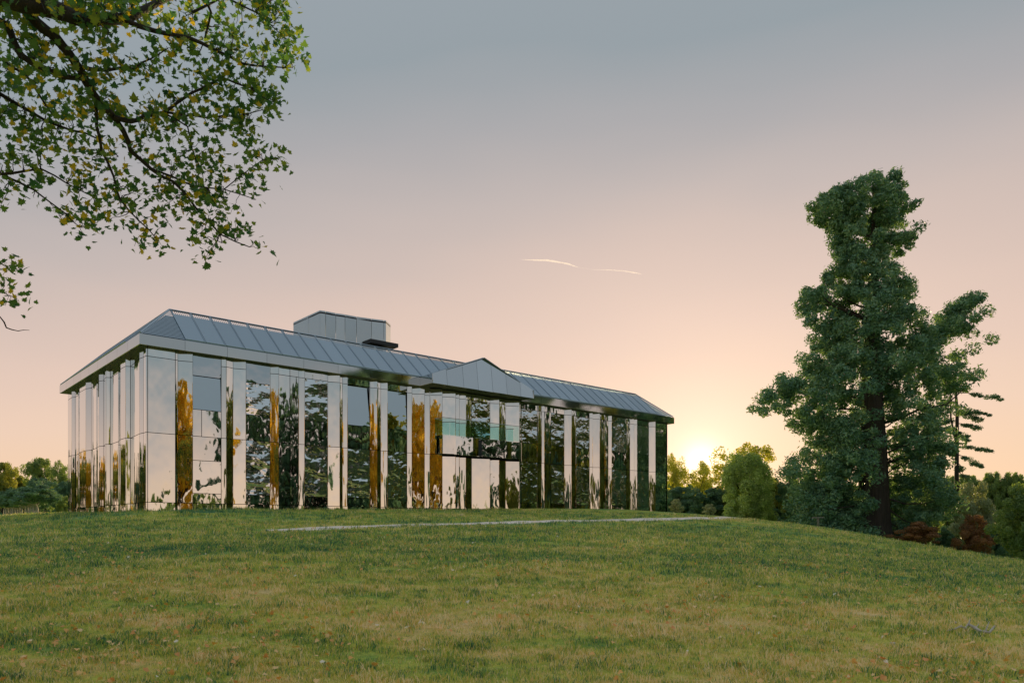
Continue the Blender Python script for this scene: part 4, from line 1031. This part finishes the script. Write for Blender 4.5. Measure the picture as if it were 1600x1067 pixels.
def stone(x, y, r, label, name='pale_stone'):
    q = ray_ground(x, y); rnd_ = random.Random(int(x)); V, F = [], []
    n1, n2 = 6, 9
    for i in range(n1 + 1):
        for k in range(n2):
            th, ph = math.pi * i / n1, 2 * math.pi * k / n2; j = 1 + rnd_.uniform(-.15, .15)
            V.append((math.sin(th) * math.cos(ph) * r * j * 1.4, math.sin(th) * math.sin(ph) * r * j, math.cos(th) * r * .6 * j))
    for i in range(n1):
        for k in range(n2): F.append((i * n2 + k, (i + 1) * n2 + k, (i + 1) * n2 + (k + 1) % n2, i * n2 + (k + 1) % n2))
    o = link(name, pymesh(name, V, F, M_STICK, True)); o.location = q + Vector((0, 0, r * .5)); tag(o, label, 'stone')
stone(1492, 974, .03, 'small white stone on the grass just above the stick')
stone(1395, 1007, .028, 'small pale stone on the grass left of the stick')
stone(721, 806, .08, 'tiny white stone on the mound below the entrance')

# contrail: a thin ice cloud far off and high
def ctr(x, y, D=2600): a = at(x, D, y); return Vector(a)
cpl = [(814, 405.5), (835, 406.5), (855, 406.8), (872, 409.5), (888, 412.5), (895, 415), (904, 418), (925, 421.3), (950, 421.8), (975, 423.5), (990, 426), (1007, 429)]
cw = [.15, 1.4, 2.2, 1.6, 1.5, 1.1, .1, .12, .6, .8, 1.0, .3]
m, n, l = mat('ice_cloud')
tr = n.new('ShaderNodeBsdfTransparent'); df = n.new('ShaderNodeBsdfTranslucent'); df.inputs[0].default_value = (.95, .93, .92, 1)
dd = n.new('ShaderNodeBsdfDiffuse'); dd.inputs[0].default_value = (.95, .93, .92, 1); ax_ = n.new('ShaderNodeAddShader'); l.new(df.outputs[0], ax_.inputs[0]); l.new(dd.outputs[0], ax_.inputs[1])
lw = n.new('ShaderNodeLayerWeight'); lw.inputs[0].default_value = .5
mi = n.new('ShaderNodeMath'); mi.operation = 'SUBTRACT'; mi.inputs[0].default_value = 1; l.new(lw.outputs['Facing'], mi.inputs[1])
m2 = n.new('ShaderNodeMath'); m2.operation = 'MULTIPLY'; l.new(mi.outputs[0], m2.inputs[0]); m2.inputs[1].default_value = .13
x = n.new('ShaderNodeMixShader'); l.new(m2.outputs[0], x.inputs[0]); l.new(tr.outputs[0], x.inputs[1]); l.new(ax_.outputs[0], x.inputs[2]); out(n, l, x.outputs[0])
c0 = ctr(*cpl[0]); P = []; rad = []
for i in range(len(cpl) - 1):
    for q in range(4):
        g = q / 4; P.append(ctr(cpl[i][0] + (cpl[i + 1][0] - cpl[i][0]) * g, cpl[i][1] + (cpl[i + 1][1] - cpl[i][1]) * g) - c0); rad.append((cw[i] + (cw[i + 1] - cw[i]) * g) * 2600 / FPX * .8 * mr_.uniform(.8, 1.2))
V, F = tube_geo([(P, rad)], 16)
o = link('vapour_trail', pymesh('vapour_trail', V, F, m, True)); o.location = c0; tag(o, 'short thin broken vapour trail high above the roof', 'vapour trail')

# ------------------------------------------------------------------ grass and leaf litter
def tuft(seed, nb=16, h=.045, spread=.05):
    rg = np.random.default_rng(seed); V = []; T = []
    for i in range(nb):
        p = rg.normal(size=2) * spread; a = rg.uniform(0, 6.28); hh = h * rg.uniform(.5, 1.3); ln = rg.uniform(.2, 1.3) * hh
        d = np.array([math.cos(a), math.sin(a)]); sd = np.array([-d[1], d[0]]) * rg.uniform(.002, .004)
        b0 = np.r_[p - sd, -.005]; b1 = np.r_[p + sd, -.005]; m0 = np.r_[p + d * ln * .35 - sd * .8, hh * .6]; m1 = np.r_[p + d * ln * .35 + sd * .8, hh * .6]; tp_ = np.r_[p + d * ln, hh * .95]
        V += [b0, b1, m1, b0, m1, m0, m0, m1, tp_]; T += [rg.random()] * 3
        T[-3:] = [T[-1]] * 3
    return npmesh('grass_tuft', np.array(V), 3, M_BLADE, T)
def scatter_gn(name, pos, scl, protos, label, m, seed=0):
    """one object: its vertices carry the positions, geometry nodes put a tuft on each"""
    me = bpy.data.meshes.new(name); me.vertices.add(len(pos)); me.vertices.foreach_set('co', np.asarray(pos, np.float32).ravel())
    a = me.attributes.new('sc', 'FLOAT', 'POINT'); a.data.foreach_set('value', np.asarray(scl, np.float32)); me.update()
    o = link(name, me); me.materials.append(m)
    ng = bpy.data.node_groups.new(name, 'GeometryNodeTree'); ng.interface.new_socket('Geometry', in_out='INPUT', socket_type='NodeSocketGeometry'); ng.interface.new_socket('Geometry', in_out='OUTPUT', socket_type='NodeSocketGeometry')
    N = ng.nodes; L_ = ng.links; gi = N.new('NodeGroupInput'); go = N.new('NodeGroupOutput'); ip = N.new('GeometryNodeInstanceOnPoints')
    join = N.new('GeometryNodeGeometryToInstance')
    for p in protos:
        oi = N.new('GeometryNodeObjectInfo'); oi.inputs['Object'].default_value = p; oi.inputs['As Instance'].default_value = True; L_.new(oi.outputs['Geometry'], join.inputs[0])
    m2p = N.new('GeometryNodeMeshToPoints'); L_.new(gi.outputs[0], m2p.inputs[0]); L_.new(m2p.outputs[0], ip.inputs['Points'])
    L_.new(join.outputs[0], ip.inputs['Instance']); ip.inputs['Pick Instance'].default_value = True
    rv = N.new('FunctionNodeRandomValue'); rv.data_type = 'FLOAT_VECTOR'; rv.inputs[0].default_value = (-.15, -.15, 0); rv.inputs[1].default_value = (.15, .15, 6.28); rv.inputs['Seed'].default_value = seed
    L_.new(rv.outputs[0], ip.inputs['Rotation'])
    na = N.new('GeometryNodeInputNamedAttribute'); na.data_type = 'FLOAT'; na.inputs[0].default_value = 'sc'; L_.new(na.outputs[0], ip.inputs['Scale'])
    L_.new(ip.outputs[0], go.inputs[0])
    md = o.modifiers.new('scatter', 'NODES'); md.node_group = ng
    return tag(o, label, 'grass', kind='stuff')
protos = []
for k in range(5):
    p = bpy.data.objects.new('grass_tuft', tuft(100 + k)); protos.append(p)     # never linked to the scene: only instanced
g2 = np.random.default_rng(5)
def band(y0, y1, dens, s0, s1):
    X1 = y1 * .75 + 2; n_ = int((y1 - y0) * 2 * X1 * dens)
    X = g2.uniform(-X1, X1, n_); Y = g2.uniform(y0, y1, n_); keep = np.abs(X) < Y * .72 + 2; X, Y = X[keep], Y[keep]
    # keep clear of the building
    q = np.stack([X - BX, Y - BY], 1); tq, sq = q @ D1, q @ D2; keep = ~((tq > -.1) & (sq > -.1) & (tq < 41)); X, Y = X[keep], Y[keep]
    return np.stack([X, Y, ground(X, Y)], 1), g2.uniform(s0, s1, len(X))
B = [band(5.5, 10, 190, .7, 1.35), band(10, 15, 120, .8, 1.5), band(15, 22, 60, 1.0, 1.9), band(22, 32, 26, 1.3, 2.3), band(32, 50, 8, 1.6, 2.8)]
pos = np.concatenate([b[0] for b in B]); scl = np.concatenate([b[1] for b in B])
dpth = np.min(np.linalg.norm(pos[:, None, :2] - pp[None, ::4, :2], axis=2), axis=1) if len(pos) < 5e4 else np.concatenate([np.min(np.linalg.norm(pos[i:i + 20000, None, :2] - pp[None, ::4, :2], axis=2), axis=1) for i in range(0, len(pos), 20000)])
kp = dpth > .55
px_, py_ = pos[:, 0], pos[:, 1]
rel = np.sin(px_ * 7.1 + 2 * np.sin(py_ * 3.3)) * np.sin(py_ * 8.3 + 2 * np.sin(px_ * 2.7)) + .7 * np.sin(px_ * 2.2 + py_ * 1.3) * np.sin(py_ * 3.1 - px_)
scl = scl * np.clip(1 + .42 * rel, .35, 1.9)
scatter_gn('lawn_grass', pos[kp], scl[kp], protos, 'short mown grass, part green and part straw dry', M_BLADE)
print('tufts', kp.sum())
# leaf litter
VV, TT = [], []
for i in range(10500):
    y = 6 + 26 * g2.random() ** 1.9; x = g2.uniform(-1, 1) * (y * .72 + 1)
    if math.sin(x * .8 + y * .5) + math.sin(y * 1.3 - x * .4) + g2.normal() * 1.1 < .3: continue
    s = g2.uniform(.03, .075); Rm = np.array(Euler((g2.normal() * .5, g2.normal() * .5, g2.uniform(0, 6.28))).to_matrix())
    W_ = (LVn * s) @ Rm.T + np.array((x, y, gz(x, y) + g2.uniform(.045, .085))); VV.append(W_[LFn].reshape(-1, 3)); TT += [g2.random()] * len(LFn)
tag(link('leaf_litter', npmesh('leaf_litter', np.concatenate(VV), 3, M_LITTER, TT)), 'dry orange and tan leaves fallen on the near lawn', 'leaves', kind='stuff')
